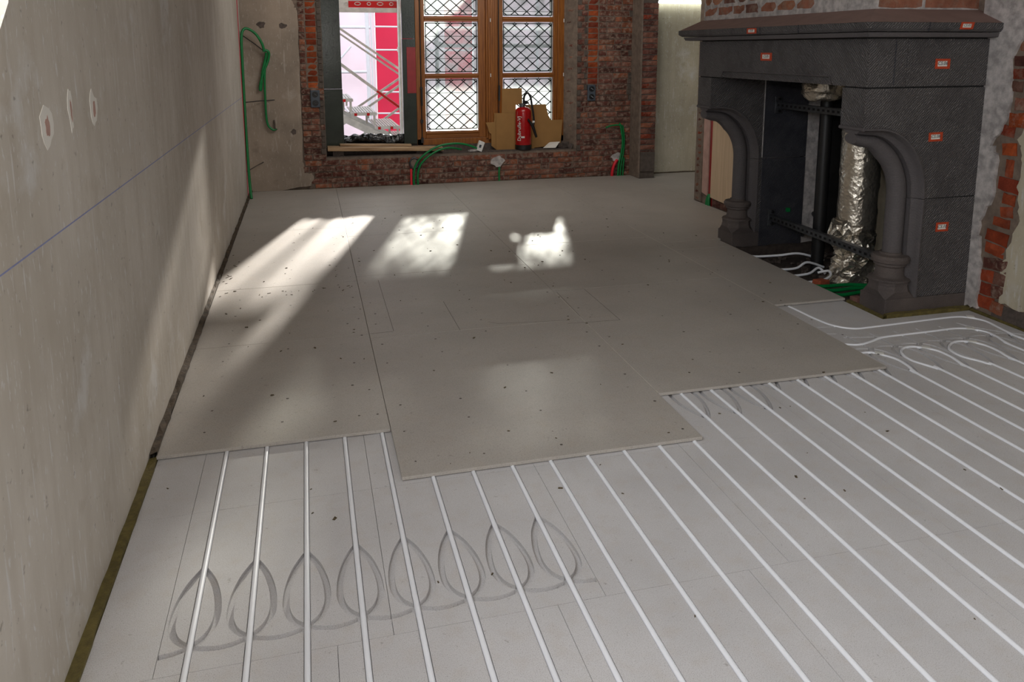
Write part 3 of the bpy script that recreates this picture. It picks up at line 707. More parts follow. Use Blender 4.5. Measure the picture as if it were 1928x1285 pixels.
ob('hose_ring', MB().lathe([(0.015,0),(0.016,0.012),(0.015,0.024)], (EX+0.103,EY-0.079,EZ+0.32), 12), M['white'], ex)
ob('label_plate', MB().box(EX-0.052, EX-0.01, EY-0.0955, EY-0.09, EZ+0.145, EZ+0.165), M['white'], ex, 'small pale sticker')
def text_mesh(body, size, m, mat4, name, parent, shear=0.0, extrude=0.0004, label=None):
    cu = bpy.data.curves.new(name, 'FONT'); cu.body = body; cu.size = size; cu.align_x = 'CENTER'; cu.align_y = 'CENTER'; cu.shear = shear; cu.extrude = extrude; cu.resolution_u = 2
    t = bpy.data.objects.new('tmp', cu); COL.objects.link(t); bpy.context.view_layer.update()
    me = bpy.data.meshes.new_from_object(t.evaluated_get(bpy.context.evaluated_depsgraph_get())); bpy.data.objects.remove(t); bpy.data.curves.remove(cu)
    me.transform(mat4); me.materials.clear(); me.materials.append(m); me.name = name
    return ob(name, me, m, parent, label)
def frame_m(o, ex_, ey_): 
    ex_, ey_ = Vector(ex_).normalized(), Vector(ey_).normalized(); ez_ = ex_.cross(ey_)
    return Matrix(((ex_.x,ey_.x,ez_.x,o[0]),(ex_.y,ey_.y,ez_.y,o[1]),(ex_.z,ey_.z,ez_.z,o[2]),(0,0,0,1)))
me_t = text_mesh('Dubrulle-VJ', 0.062, M['paper'], frame_m((EX-0.068, EY-0.0725, EZ+0.255), (0,0,1), (-0.75,0.66,0)), 'lettering', ex, 0.0, 0.002, 'white vertical lettering')
# cardboard sheets behind the extinguisher
def card(poly, x_ref, y0, lean, name, label, th=0.006):
    mb = MB().prism(poly, 'y', 0, th)
    mb.v = [(x, y0+y+lean*(z-0.37), z) for x, y, z in mb.v]
    return tag(ob(name, mb, M['card']), label, 'cardboard')
card([(2.60,0.415),(2.655,0.37),(2.655,0.80),(2.64,0.80),(2.635,0.695),(2.535,0.69),(2.56,0.63),(2.57,0.58),(2.60,0.55)], 0, 9.034, 0.02, 'cardboard_flap', 'torn cardboard strip at the left edge of the stack on the sill')
card([(2.655,0.366),(2.893,0.366),(2.893,0.79),(2.655,0.80)], 0, 9.024, 0.02, 'cardboard_sheet', 'lower left cardboard sheet leaning beside the extinguisher')
card([(2.72,0.38),(2.90,0.38),(2.90,0.89),(2.98,0.90),(2.975,1.085),(2.735,1.082)], 0, 9.036, 0.02, 'cardboard_sheet', 'tallest cardboard sheet standing against the window mullion')
card([(3.06,0.366),(3.46,0.40),(3.485,0.70),(3.34,0.70),(3.325,0.725),(3.305,0.76),(3.295,0.80),(3.285,0.83),(3.275,0.89),(3.02,0.885),(3.02,0.84),(3.085,0.82),(3.085,0.38)], 0, 9.05, 0.02, 'cardboard_sheet', 'torn cardboard sheet leaning right of the extinguisher')
card([(3.08,0.366),(3.125,0.366),(3.13,0.53),(3.083,0.54)], 0, 9.03, 0.02, 'cardboard_flap', 'narrow cardboard flap at the right foot of the extinguisher')
# bits on the sill
ps = MB(); ps.add([(3.22,8.99,0.372),(3.36,8.95,0.374),(3.43,9.0,0.44),(3.32,9.06,0.43),(3.225,8.985,0.375),(3.365,8.945,0.377),(3.435,8.995,0.443),(3.325,9.055,0.433)], [(0,3,2,1),(4,5,6,7),(0,1,5,4),(1,2,6,5),(2,3,7,6),(3,0,4,7)])
tag(ob('paper_scrap', ps, M['paper']), 'folded white scrap lying by the right end of the sill', 'paper')
for i, (x, y, z, a, b, c, rz, lb) in enumerate(((3.47,8.985,0.40,0.05,0.04,0.032,0.4,'largest grey rubble lump in the right sill corner'),(3.56,8.955,0.392,0.035,0.03,0.024,1.0,'small rubble lump at the right end of the sill'),(3.42,9.06,0.395,0.05,0.035,0.028,0.2,'rubble lump behind the white paper scrap'))):
    tag(ob('rubble_lump', MB().obox((x,y,z), (a*math.cos(rz),a*math.sin(rz),0.004), (-b*math.sin(rz),b*math.cos(rz),0), (0,0,c), 0.012), M['rubble'], bevel=0.006), lb, 'rubble')
jb = thing('junction_box', 'white plastic box tilted on the sill at the conduit ends', 'box', (2.44, 8.93, 0.366))
ob('case', MB().obox((2.445,8.94,0.428), (0.030,0.0,-0.012), (0,0.03,0), (0.02,0,0.055)), M['white'], jb, bevel=0.005)
ob('knockout', MB().obox((2.437,8.908,0.43), (0.012,0,-0.004), (0,0.002,0), (0.005,0,0.016)), M['box'], jb)
tag(ob('gypsum_scrap', MB().obox((2.36,8.945,0.378), (0.05,0.01,0), (-0.008,0.025,0), (0,0,0.011), 0.006), M['mortar_white']), 'white gypsum scrap on the sill beside the junction box', 'scrap')
# conduits at the back wall
def conduit(P, label, r=0.012, m='green', n=6, cat='conduit', group='green flexible conduits', name='conduit'):
    return tag(ob(name, MB().tube(catmull(P, n), r, 8), M[m], smooth=60), label, cat, group)
conduit([(1.655,8.87,0.0),(1.655,8.87,0.15),(1.69,8.86,0.27),(1.80,8.85,0.38),(1.95,8.86,0.455),(2.13,8.88,0.475),(2.27,8.90,0.455),(2.40,8.93,0.405)], 'green conduit arching highest from the floor onto the sill')
conduit([(1.70,8.868,0.0),(1.70,8.868,0.14),(1.735,8.86,0.25),(1.83,8.855,0.345),(1.96,8.87,0.41),(2.09,8.90,0.425),(2.22,8.95,0.395)], 'green conduit in the lower arch from the floor onto the sill')
conduit([(2.655,8.88,0.0),(2.655,8.885,0.10),(2.66,8.895,0.19)], 'short green conduit rising below the white gypsum dab', 0.011)
conduit([(4.135,8.87,0.0),(4.145,8.87,0.15),(4.175,8.865,0.30),(4.185,8.86,0.45),(4.16,8.86,0.60),(4.14,8.86,0.66)], 'left green conduit of the bundle beside the brick pier')
conduit([(4.165,8.868,0.0),(4.175,8.868,0.15),(4.20,8.865,0.30),(4.205,8.86,0.45),(4.19,8.86,0.58),(4.165,8.858,0.63),(4.05,8.85,0.635),(3.96,8.845,0.61)], 'right green conduit of the bundle with its thin end bent left', 0.010)
conduit([(4.20,8.872,0.0),(4.205,8.872,0.12),(4.215,8.875,0.24)], 'short green conduit at the foot of the bundle beside the pier', 0.010)
conduit([(4.06,8.875,0.0),(4.065,8.872,0.08),(4.09,8.872,0.16),(4.13,8.885,0.21)], 'red conduit curving up beside the green bundle near the pier', 0.018, 'redtube', group=None, name='red_conduit')
tag(ob('red_strip', MB().box(1.615, 1.637, 8.878, 8.895, 0.0, 0.20), M['redtube']), 'red marking strip left of the two arching green conduits', 'strip')
dr = thing('pipe_stub', 'round grey pipe stub end in the brickwork under the window', 'pipe', (1.665,8.89,0.265))
ob('ring', MB().tube([(1.665+0.05*math.cos(a), 8.885, 0.265+0.06*math.sin(a)) for a in np.linspace(0, 2*math.pi, 17)], 0.011, 6, False), M['zinc'], dr, smooth=60)
ob('plug', MB().tube([(1.665,8.90,0.265),(1.665,8.884,0.265)], 0.048, 16), M['mortar'], dr)
def socket(x, z, lb):
    s_ = thing('wall_box', lb, 'socket box', (x, 8.9, z))
    ob('case', MB().box(x-0.05, x+0.05, 8.885, 8.93, z-0.095, z+0.095), M['box'], s_, bevel=0.008)
    for dz in (-0.046, 0.046):
        ob('opening', MB().tube([(x,8.888,z+dz),(x,8.883,z+dz)], 0.033, 16), M['black'], s_)
        ob('wire_end', MB().bar((x-0.012,8.882,z+dz+0.012), (x+0.016,8.872,z+dz-0.01), 0.012, 0.008), M['zinc'], s_)
socket(0.603, 1.012, 'grey double wall box under the left orange brick chase'); socket(3.79, 1.025, 'grey double wall box under the right orange brick chase')
# left corner conduit loop, wire and hooks
cg = thing('conduit', 'long green conduit hung in the left corner with a loop at its top', 'conduit', (-0.10, 8.72, 0), 'green flexible conduits')
ob('riser', MB().tube(catmull([(-0.085,8.45,0.02),(-0.10,8.52,0.2),(-0.11,8.60,0.55),(-0.115,8.66,1.0),(-0.115,8.70,1.4),(-0.112,8.72,1.66),(-0.09,8.74,1.745),(-0.045,8.76,1.755),(0.03,8.79,1.70),(0.085,8.81,1.60),(0.10,8.82,1.52)], 5), 0.014, 8), M['green'], cg, smooth=60)
ob('hanging_loop', MB().tube(catmull([(0.10,8.82,1.54),(0.145,8.83,1.515),(0.135,8.84,1.43),(0.08,8.84,1.30),(0.04,8.84,1.16),(0.045,8.845,1.12),(0.07,8.845,1.30),(0.11,8.84,1.45),(0.12,8.83,1.51)], 5), 0.014, 8), M['green'], cg, smooth=60)
ob('tail', MB().tube(catmull([(0.11,8.84,1.45),(0.09,8.845,1.25),(0.085,8.85,1.05),(0.085,8.85,0.85),(0.10,8.85,0.74),(0.15,8.85,0.69),(0.18,8.86,0.70)], 5), 0.012, 8), M['green'], cg, smooth=60)
tag(ob('tie_wire', MB().tube([(-0.12,8.72,1.70),(0.0,8.80,1.61),(0.115,8.86,1.51)], 0.005, 6), M['black']), 'dark wire holding the upper loop of the corner conduit', 'wire')
tag(ob('nail_rod', MB().tube([(-0.128,8.66,1.00),(0.05,8.84,1.005),(0.22,8.90,1.01)], 0.005, 6), M['black']), 'thin dark rod crossing the corner conduit halfway up', 'rod')
tag(ob('wall_hook', MB().tube(catmull([(0.16,8.90,0.80),(0.165,8.86,0.76),(0.17,8.85,0.70),(0.19,8.90,0.69)],4), 0.009, 6), M['rubble']), 'rusty hook holding the lower conduit end in the corner', 'hook')
tag(ob('wall_clip', MB().tube([(-0.12,8.58,0.29),(-0.03,8.78,0.32),(0.03,8.88,0.34)], 0.005, 6), M['rubble']), 'short twig-like wire low on the corner conduit', 'wire')
ob('wall_marker', MB().obox((XL+0.002,1.868,1.428), (0.002,0,0), (0,0.006,0.001), (0,-0.001,0.010)), M['redpanel'], wall_left, 'small red marker')
ob('painted_laser_line', MB().box(-0.1299, -0.126, 8.60, 8.64, 0.0, 2.2), M['laser'], wall_left, 'thin red laser line painted in the corner')  # laser light painted on as a thin red strip
# tube lamp over the niche plaster
lp = thing('tube_lamp', 'glowing tube lamp on the pale plaster beside the brick pier', 'lamp', (4.9, 8.9, 2.1))
ob('housing', MB().box(4.55, 5.40, 8.885, 8.93, 2.11, 2.15), M['white'], lp)
ob('tube', MB().tube([(4.57,8.875,2.085),(5.38,8.875,2.085)], 0.014, 10), M['lamp'], lp, smooth=60)

# ------------------------------------------------------------------ right wall details
# plaster slab toward the camera and its broken edge, exposed bricks
pe = jag([(2.9,0.085),(3.30,0.10),(3.52,0.105),(3.53,0.30),(3.47,0.50),(3.44,0.62),(3.48,0.78),(3.46,0.95),(3.50,1.05),(3.45,1.18),(3.40,1.30),(3.34,1.45),(3.20,1.62),(3.12,2.3)], 0.012, 8)
def face_x(poly, x0, x1, name, m, parent, label): return ob(name, MB().prism(poly, 'x', x0, x1), m, parent, label)
face_x([(-2.5,2.3),(-2.5,0.085)]+pe+[(3.1,2.3)], 4.298, XR+0.01, 'plaster_panel', M['plaster_c'], wall_right, 'pale plaster with a broken edge beside the fireplace')
mw = jag([(3.74,0.02),(3.66,0.03),(3.655,0.24),(3.68,0.40),(3.70,0.52),(3.63,0.70),(3.61,0.92),(3.66,1.0),(3.58,1.15),(3.56,1.30),(3.60,1.45),(3.52,1.62),(3.42,1.78),(3.40,2.2)], 0.012, 9)
face_x([(3.80,2.2),(3.80,0.02)]+mw+[(3.40,2.2)], 4.285, XR+0.01, 'mortar_fill', M['mortar_white'], wall_right, 'white mortar smeared along the fireplace edge')
for (y, z, w, h, pal, sm_) in ((3.61,0.075,0.12,0.075,RED,0.1),(3.63,0.155,0.10,0.07,RED,0.1),(3.62,0.235,0.11,0.07,RED,0.2),(3.60,0.315,0.10,0.065,PAL,0.4),(3.585,0.40,0.13,0.065,RED,0.0),(3.575,0.475,0.15,0.07,RED,0.0),
        (3.555,0.565,0.11,0.05,RED,0.1),(3.53,0.63,0.08,0.06,RED,0.2),(3.52,0.705,0.08,0.06,RED,0.0),(3.53,0.785,0.14,0.075,RED,0.0),(3.54,0.88,0.05,0.10,RED,0.2),(3.55,0.985,0.09,0.07,ORG,0.1),
        (3.53,0.07,0.09,0.07,PAL,0.8),(3.535,0.16,0.08,0.07,PAL,0.9),(3.53,0.24,0.08,0.07,PAL,0.9),(3.525,0.32,0.08,0.07,PAL,1.0),(3.60,1.09,0.14,0.06,ORG,0.3),(3.52,1.15,0.10,0.08,ORG,0.7),(3.50,1.24,0.09,0.07,PAL,0.8),
        (3.55,1.335,0.085,0.055,PAL,0.2),(3.535,1.405,0.09,0.055,RED,0.4),(3.53,1.475,0.10,0.055,PAL[3:4],0.0),(3.51,1.55,0.08,0.05,PAL,0.8),(3.48,1.62,0.08,0.05,PAL,0.9),(3.38,1.70,0.12,0.06,PAL,0.8),(3.36,1.80,0.10,0.06,RED,0.6)):
    brick(wall_right, (4.2935+random.uniform(-0.003,0.004), y, z), w, h, pal, sm_, 'x', random.uniform(-0.12,0.12))
ob('brick_footing', MB().box(4.30, XR+0.02, -2.5, 3.56, 0.0, 0.095), M['rubble'], wall_right, 'brown course under the plaster')
# chimney breast beyond the far jamb: brick edge, pink render, chase with conduit, board panel
face_x([(7.24,0.02),(7.24,2.2),(7.08,2.2),(7.10,0.02)], 4.31, XR+0.01, 'brick_edge', M['mortar'], wall_right, 'brick coloured edge of the chimney breast')
for k in range(19): brick(wall_right, (4.308, 7.17, 0.05+k*CH), 0.12, CH-0.012, PAL+RED[:1], 0.6, 'x')
face_x([(7.09,0.12),(7.09,1.3),(6.97,1.3),(6.97,0.10)], 4.312, XR+0.01, 'render_strip', M['pink'], wall_right, 'pinkish render strip')
face_x([(6.968,0.0),(6.968,1.3),(6.90,1.3),(6.90,0.0)], 4.322, XR+0.01, 'chase', M['redpanel'], wall_right, 'reddish chase between the boards')
face_x([(6.90,0.10),(6.90,1.3),(5.7,1.3),(5.7,0.06)], 4.305, XR+0.01, 'plywood_panel', M['ply'], wall_right, 'pale board panel seen under the far arch')
for k in range(7): brick(wall_right, (4.308, 6.80-k*0.14, 0.05), 0.13, 0.06, PAL, 0.3, 'x')
conduit([(4.30,6.955,0.0),(4.30,6.95,0.06),(4.31,6.935,0.12)], 'green conduit stub at the foot of the chase under the far arch', 0.016)
conduit([(4.30,6.91,0.0),(4.30,6.915,0.07),(4.312,6.92,0.13)], 'second green conduit stub at the chase foot under the far arch', 0.016)

# ------------------------------------------------------------------ fireplace
FX0, FY0, FY1, JT = 3.49, 3.74, 5.67, 0.20
fp = thing('fireplace', 'large carved dark blue-grey stone fireplace with arched jambs and sloping hood', 'fireplace', (3.72, 4.7, 0))
MOUTH = 1.33
def jamb(y0, soot):
    def cur(n=22):
        P = [(3.49,1.105),(3.545,1.105)]+[(3.60+0.334*math.sin(t), 0.69+0.415*math.cos(t)) for t in np.linspace(0, math.pi/2, n)]
        return P
    O = cur()
    def slab(z0, z1, poly): return poly
    # upper block: spandrel above the arch down to the joint at z = .69
    up = [(3.49,MOUTH-0.006),(3.49,1.105)]+O[1:]+[(4.295,0.693),(4.295,MOUTH-0.006)]
    mbu = MB(); n = len(up)
    # triangulate by strips from the curve to the upper right border
    mbu.prism(up, 'y', y0, y0+JT)
    b = bmesh.new(); me = bpy.data.meshes.new('jamb_block'); me.from_pydata(mbu.v, [], mbu.f); b.from_mesh(me)
    bmesh.ops.triangulate(b, faces=[f for f in b.faces if len(f.verts) > 4]); bmesh.ops.recalc_face_normals(b, faces=b.faces); b.to_mesh(me); b.free()
    me.materials.append(M['stone']); ob('jamb_block', me, None, fp, 'upper carved block of a jamb')
    ob('jamb_block', MB().box(3.934, 4.295, y0, y0+JT, 0.10, 0.686), M['stone'], fp, 'lower block of a jamb', bevel=0.003)
    ob('jamb_plinth', MB().prism([(3.722,y0),(4.30,y0),(4.30,y0+JT+0.02),(3.722,y0+JT+0.02)], 'z', -0.03, 0.098), M['stone_base'], fp, 'dusty plinth', bevel=0.006)
    # moulding swept along the arch and down the shaft
    prof = [(0.0,0.0),(0.006,-0.010),(0.016,-0.012),(0.022,0.0),(0.024,0.014),(0.034,0.034),(0.046,0.046),(0.056,0.050),(0.060,0.042)]
    prof += [(0.110-0.053*math.cos(a), 0.10-0.053*math.sin(a)) for a in np.linspace(0.45, math.pi, 12)]
    prof += [(u, 2*0.10-v) for u, v in prof[::-1][1:]]
    def sweep(path, name, lab_=None, taper=0):
        rows = []
        for i, p in enumerate(path):
            a = path[max(i-1,0)]; c = path[min(i+1,len(path)-1)]; d = Vector((c[0]-a[0], c[1]-a[1])).normalized(); nn = Vector((d.y, -d.x))  # to the right of travel: toward the opening
            sc_ = 0.58+0.42*min(1, i/taper)**0.6 if taper else 1.0
            rows.append([(p[0]+nn.x*u*sc_, y0+v, p[1]+nn.y*u*sc_) for u, v in prof])
        mb = MB().grid(rows); m0 = len(prof)
        mb.f.append(tuple(range(m0))); mb.f.append(tuple((len(rows)-1)*m0+k for k in range(m0)))
        return ob(name, mb, M['stone_smooth'], fp, lab_, smooth=35)
    sweep(O, 'arch_moulding', 'curved roll moulding of the arch', 9)
    ob('corbel_bead', MB().tube([(3.489, y0-0.004, 1.099), (3.489, y0+JT, 1.099)], 0.011, 8), M['stone_smooth'], fp, 'bead under the corbel', smooth=60)
    ob('mortar_joint', MB().box(3.945, 4.29, y0+0.006, y0+JT-0.006, 0.682, 0.697), M['soot'], fp, 'dark joint')
    ob('mortar_joint', MB().box(3.50, 4.28, y0+0.008, y0+JT-0.008, 1.315, 1.345), M['soot'], fp, 'dark joint')
    sweep([(3.934,0.686),(3.934,0.30),(3.934,0.10)], 'column_shaft', 'slim engaged column')
    cxy = (3.819, y0+0.10, 0)
    ob('column_base', MB().lathe([(0.060,0.36),(0.062,0.348),(0.098,0.343),(0.108,0.328),(0.104,0.305),(0.088,0.298),(0.090,0.285),(0.078,0.275),(0.080,0.232),(0.086,0.215),(0.112,0.205),(0.118,0.196)], cxy, 24), M['stone_base'], fp, 'ringed column base', smooth=35)
    oc = MB()
    def octo(r, z): return [(cxy[0]+r*math.cos(math.pi/8+k*math.pi/4), cxy[1]+r*math.sin(math.pi/8+k*math.pi/4), z) for k in range(8)]
    def sq(h, z): return [(cxy[0]+h*a, cxy[1]+h*b_, z) for a, b_ in ((1,0.42),(0.42,1),(-0.42,1),(-1,0.42),(-1,-0.42),(-0.42,-1),(0.42,-1),(1,-0.42))]
    def sq2(h, z): return [(cxy[0]+h*a, cxy[1]+h*b_, z) for a, b_ in ((1,0.98),(0.98,1),(-0.98,1),(-1,0.98),(-1,-0.98),(-0.98,-1),(0.98,-1),(1,-0.98))]
    L = [octo(0.114,0.198), octo(0.112,0.17), sq(0.110,0.14), sq2(0.100,0.098)]
    oc.add([q for R_ in L for q in R_], [(i*8+k, i*8+(k+1)%8, (i+1)*8+(k+1)%8, (i+1)*8+k) for i in range(3) for k in range(8)]+[tuple(range(8))])
    ob('octagonal_pedestal', oc, M['stone_base'], fp, 'octagonal pedestal')
    return O
jamb(FY0, False); jamb(5.47, True)
ob('inner_slab', MB().box(3.958, 4.345, 5.468, 5.52, 0.695, MOUTH-0.003), M['stone_soot'], fp, 'soot-stained slab inside the far jamb', bevel=0.003)
ob('inner_slab', MB().box(3.958, 4.345, 5.466, 5.52, -0.12, 0.69), M['stone_soot'], fp, 'soot-stained slab inside the far jamb', bevel=0.003)
# lintel with chamfered lower edge
lt = MB()
def lsec(y, ch): return [(FX0, y, 1.597), (FX0, y, 1.333+ch), (FX0+ch*0.32, y, 1.3325+ch*0.93), (FX0+ch*0.36, y, 1.333), (3.74, y, 1.333), (3.74, y, 1.597)]
S = [lsec(FY0,0.0005), lsec(4.03,0.0005), lsec(4.06,0.046), lsec(5.30,0.046), lsec(5.335,0.0005), lsec(FY1,0.0005)]
lt.add([q for R_ in S for q in R_], [(i*6+k, i*6+(k+1)%6, (i+1)*6+(k+1)%6, (i+1)*6+k) for i in range(5) for k in range(6)]+[tuple(range(6)), tuple(30+k for k in range(6))])
ob('lintel_stone', lt, M['stone'], fp, 'long front lintel with chamfered lower edge')
ob('lintel_rib', MB().tube([(3.488,4.05,1.335),(3.486,4.062,1.383),(3.486,5.29,1.383),(3.488,5.33,1.335)], 0.004, 6), M['stone_smooth'], fp, 'fine bead outlining the chamfer')
ob('lintel_side_stone', MB().box(3.744, 4.295, FY0, FY0+0.26, 1.333, 1.597), M['stone'], fp, 'side stone of the frieze', bevel=0.004)
ob('mortar_joint', MB().box(FX0+0.012, 4.28, FY0+0.012, FY1-0.012, 1.59, 1.606), M['soot'], fp, 'dark joint')
ob('pale_joint', MB().box(3.950, 3.957, 5.4655, 5.48, 0.70, 1.32), M['mortar_white'], fp, 'pale joint beside the inner slab')
ob('lintel_corner_joint', MB().box(3.658, 3.664, FY0-0.0015, FY0+0.002, 1.34, 1.595), M['stone_soot'], fp, 'dark joint')
ob('lintel_side_stone', MB().box(3.744, 4.295, FY1-0.26, FY1, 1.333, 1.597), M['stone'], fp, 'side stone of the frieze', bevel=0.004)
# mantel shelf: stepped moulding around three sides, then sloping hood foot
def ring(o, z):   # outline of the shelf at overhang o
    return [(FX0-o, FY0-o, z), (4.345, FY0-o, z), (4.345, FY1+o*2.6, z), (FX0-o, FY1+o*2.6, z)]
def stack(L):
    mb = MB(); mb.add([q for R_ in L for q in R_], [(i*4+k, i*4+(k+1)%4, (i+1)*4+(k+1)%4, (i+1)*4+k) for i in range(len(L)-1) for k in range(4)]+[(3,2,1,0), tuple((len(L)-1)*4+k for k in range(4))]); return mb
ob('mantel_moulding', stack([ring(0.035,1.603), ring(0.055,1.606), ring(0.062,1.630)]), M['stone_smooth'], fp, 'lower moulding of the mantel')
ob('mantel_shelf', stack([ring(0.068,1.634), ring(0.082,1.650), ring(0.082,1.683)]), M['stone'], fp, 'dark projecting mantel shelf', bevel=0.003)
for y in (4.28, 4.70): ob('shelf_joint', MB().box(3.4065, 3.412, y-0.003, y+0.003, 1.636, 1.684), M['stone_soot'], fp)
ob('shelf_joint', MB().bar((3.79,3.6575,1.636), (3.80,3.6575,1.684), 0.004, 0.004), M['stone_soot'], fp)
hx, hy0, hy1 = 3.60, 3.85, 5.86
ob('sloping_hood', MB().add([(3.413,3.663,1.684),(4.34,3.663,1.684),(4.34,5.87,1.684),(3.413,5.87,1.684),(hx,hy0,1.762),(4.34,hy0,1.762),(4.34,hy1,1.762),(hx,hy1,1.762)], [(0,1,5,4),(1,2,6,5),(2,3,7,6),(3,0,4,7),(4,5,6,7),(3,2,1,0)]), M['slope'], fp, 'brown sloping weathering above the shelf')
# chimney hood masonry above
hood = struct('wall_chimney', MB().box(hx+0.012, hx+0.13, hy0+0.012, hy1-0.01, 1.76, 3.4).box(hx+0.13, XR+0.1, hy0+0.012, hy0+0.09, 1.76, 3.4).box(hx+0.13, XR+0.1, hy1-0.13, hy1-0.01, 1.76, 3.4), M['mortar_white'], 'whitewashed brick chimney hood over the mantel')
HP = [srgb(150,98,80), srgb(165,110,88), srgb(120,84,74), srgb(176,120,92)]
for r_ in range(6):
    z = 1.795+r_*0.083; y = hy0+0.18*(1 if r_ == 0 else 0.2)+(0.09 if r_%2 else 0)
    if r_ == 0: y = 4.42
    while y < hy1-0.06:
        w = min(random.choice((0.17,0.2,0.22)), hy1-0.02-y); brick(hood, (hx+0.006, y+w/2, z+0.03), w-0.02, 0.06, HP, 0.75, 'x'); y += w
for r_ in range(5):
    z = 1.765+r_*0.10; x = hx+0.02+(0.12 if r_%2 else 0)
    while x < 4.30:
        w = min(random.choice((0.36,0.40,0.30)), 4.33-x); brick(hood, (x+w/2, hy0+0.004, z+0.046), w-0.02, 0.082, HP[:2]+HP[3:], 0.45); x += w
# paper tags
def tagpaper(o, ex_, ey_, w, h, txt, lab_):
    Mx = frame_m(o, ex_, ey_)
    a = MB().box(-w/2, w/2, -h/2, h/2, 0, 0.001); a.v = [tuple(Mx @ Vector(v)) for v in a.v]
    t = ob('paper_tag', a, M['orange'], fp, 'orange tag with a white slip numbered '+txt)
    b = MB().box(-w*0.33, w*0.30, -h*0.26, h*0.27, 0.001, 0.0018); b.v = [tuple(Mx @ Vector(v)) for v in b.v]
    ob('white_slip', b, M['paper'], t, 'white paper slip')
    text_mesh(txt, h*0.50, M['ink'], Mx @ Matrix.Translation((-0.002, 0.002, 0.0022)), 'handwriting', t, 0.25, 0.0003)
yy = FY0-0.001
tagpaper((3.976, yy, 1.458), (1,0,0.0), (0,0,1), 0.10, 0.056, 'CS.06', '')
tagpaper((3.972, yy, 1.046), (1,0,0.02), (-0.02,0,1), 0.095, 0.052, 'CS.08', '')
tagpaper((4.072, yy, 0.515), (1,0,0.0), (0.03,0,1), 0.088, 0.055, 'CS.10', '')
tagpaper((FX0-0.001, 4.74, 1.49), (0,-1,0), (0,0,1), 0.135, 0.052, 'CS.05', '')
tagpaper((4.04, 3.657, 1.666), (1,0,0), (0.25,0,1), 0.088, 0.040, 'CS.03', '')
tagpaper((3.407, 4.80, 1.66), (0,-1,0), (0,0,1), 0.12, 0.036, 'CS.02', '')

# ------------------------------------------------------------------ inside the hearth
hb = MB(); hb.box(4.85, 5.0, 3.9, 5.6, -0.2, 3.0); hb.box(4.34, 5.0, 3.86, 3.95, -0.2, 1.34); hb.box(4.50, 5.0, 5.50, 5.56, -0.2, 1.34); hb.box(4.34, 5.0, 3.86, 3.95, 1.34, 3.0); hb.box(4.50, 5.0, 5.50, 5.56, 1.34, 3.0)
struct('wall_firebox', hb, M['soot'], 'sooty inside of the hearth')
struct('wall_reveal', MB().prism([(4.352,5.478),(4.50,5.478),(4.50,5.53),(4.352,5.53)], 'z', -0.12, 1.33), M['mortar_white'], 'pale plastered strip inside the hearth')
struct('trim_9', rough_bar(((3.76,5.45),(4.6,5.45)), 0.05, -0.012, -0.12, 9, 0.006), M['dirt'], 'dirty brick footing at the far side of the hearth')
def foil_tube(path, r, seed, n=30, crump=0.012, rad=None):
    mb = MB().tube(path, r, n, True, rad)
    out = []
    for v in mb.v:
        q = Vector(v)*14+Vector((seed*7.3,0,0)); q2 = Vector(v)*38
        d = Vector((noise.noise(q), noise.noise(q+Vector((9,0,0))), noise.noise(q+Vector((0,9,0)))))*crump + Vector((noise.noise(q2), noise.noise(q2+Vector((5,0,0))), 0))*crump*0.45
        out.append(tuple(Vector(v)+d))
    mb.v = out; return mb
DX, DY = 4.25, 4.70
fd = thing('insulated_duct', 'thick vertical duct wrapped in silver foil in the hearth', 'duct', (DX, DY, -0.12))
zz = np.linspace(0.28, 1.62, 56)
ob('duct_body', foil_tube([(DX, DY, z) for z in zz], 0.132, 1, 36, 0.006), M['foil'], fd, smooth=180)
zl_ = np.linspace(-0.12, 0.30, 26)
ob('crumpled_foot', foil_tube([(DX-0.02+0.02*math.sin(z*20), DY-0.01, z) for z in zl_], 0.14, 2, 36, 0.045, [0.150-0.02*abs(math.sin(z*14)) for z in zl_]), M['foil'], fd, 'crumpled foil foot')
fd2 = thing('insulated_duct', 'thinner foil duct standing right behind the thick one', 'duct', (4.50, 4.80, -0.12))
ob('duct_body', foil_tube([(4.50, 4.80, z) for z in np.linspace(-0.12, 1.62, 60)], 0.078, 3, 28, 0.005), simple('dull_foil', srgb(205,192,168), 0.45, 0.3, 0.2, 14, 0.4, 60), fd2, smooth=180)
fd3 = thing('duct_elbow', 'foil wrapped duct elbow bulging down behind the lintel', 'duct', (4.06, 4.95, 1.2))
ob('duct_body', foil_tube(catmull([(4.16,5.06,1.66),(4.13,5.0,1.55),(4.11,4.91,1.40),(4.08,4.93,1.25),(4.07,4.93,1.195),(4.07,4.93,1.175)], 8), 0.15, 5, 32, 0.018, [0.15]*25+[0.148,0.145,0.142,0.138,0.135,0.132,0.128,0.124,0.118,0.11,0.10,0.088,0.07,0.05,0.03,0.02][:16]), M['foil'], fd3, smooth=180)
tag(ob('flue_pipe', MB().tube([(4.17,5.0,-0.12),(4.17,5.0,1.17)], 0.046, 20), M['black'], smooth=60), 'black vertical flue pipe left of the foil ducts', 'pipe')
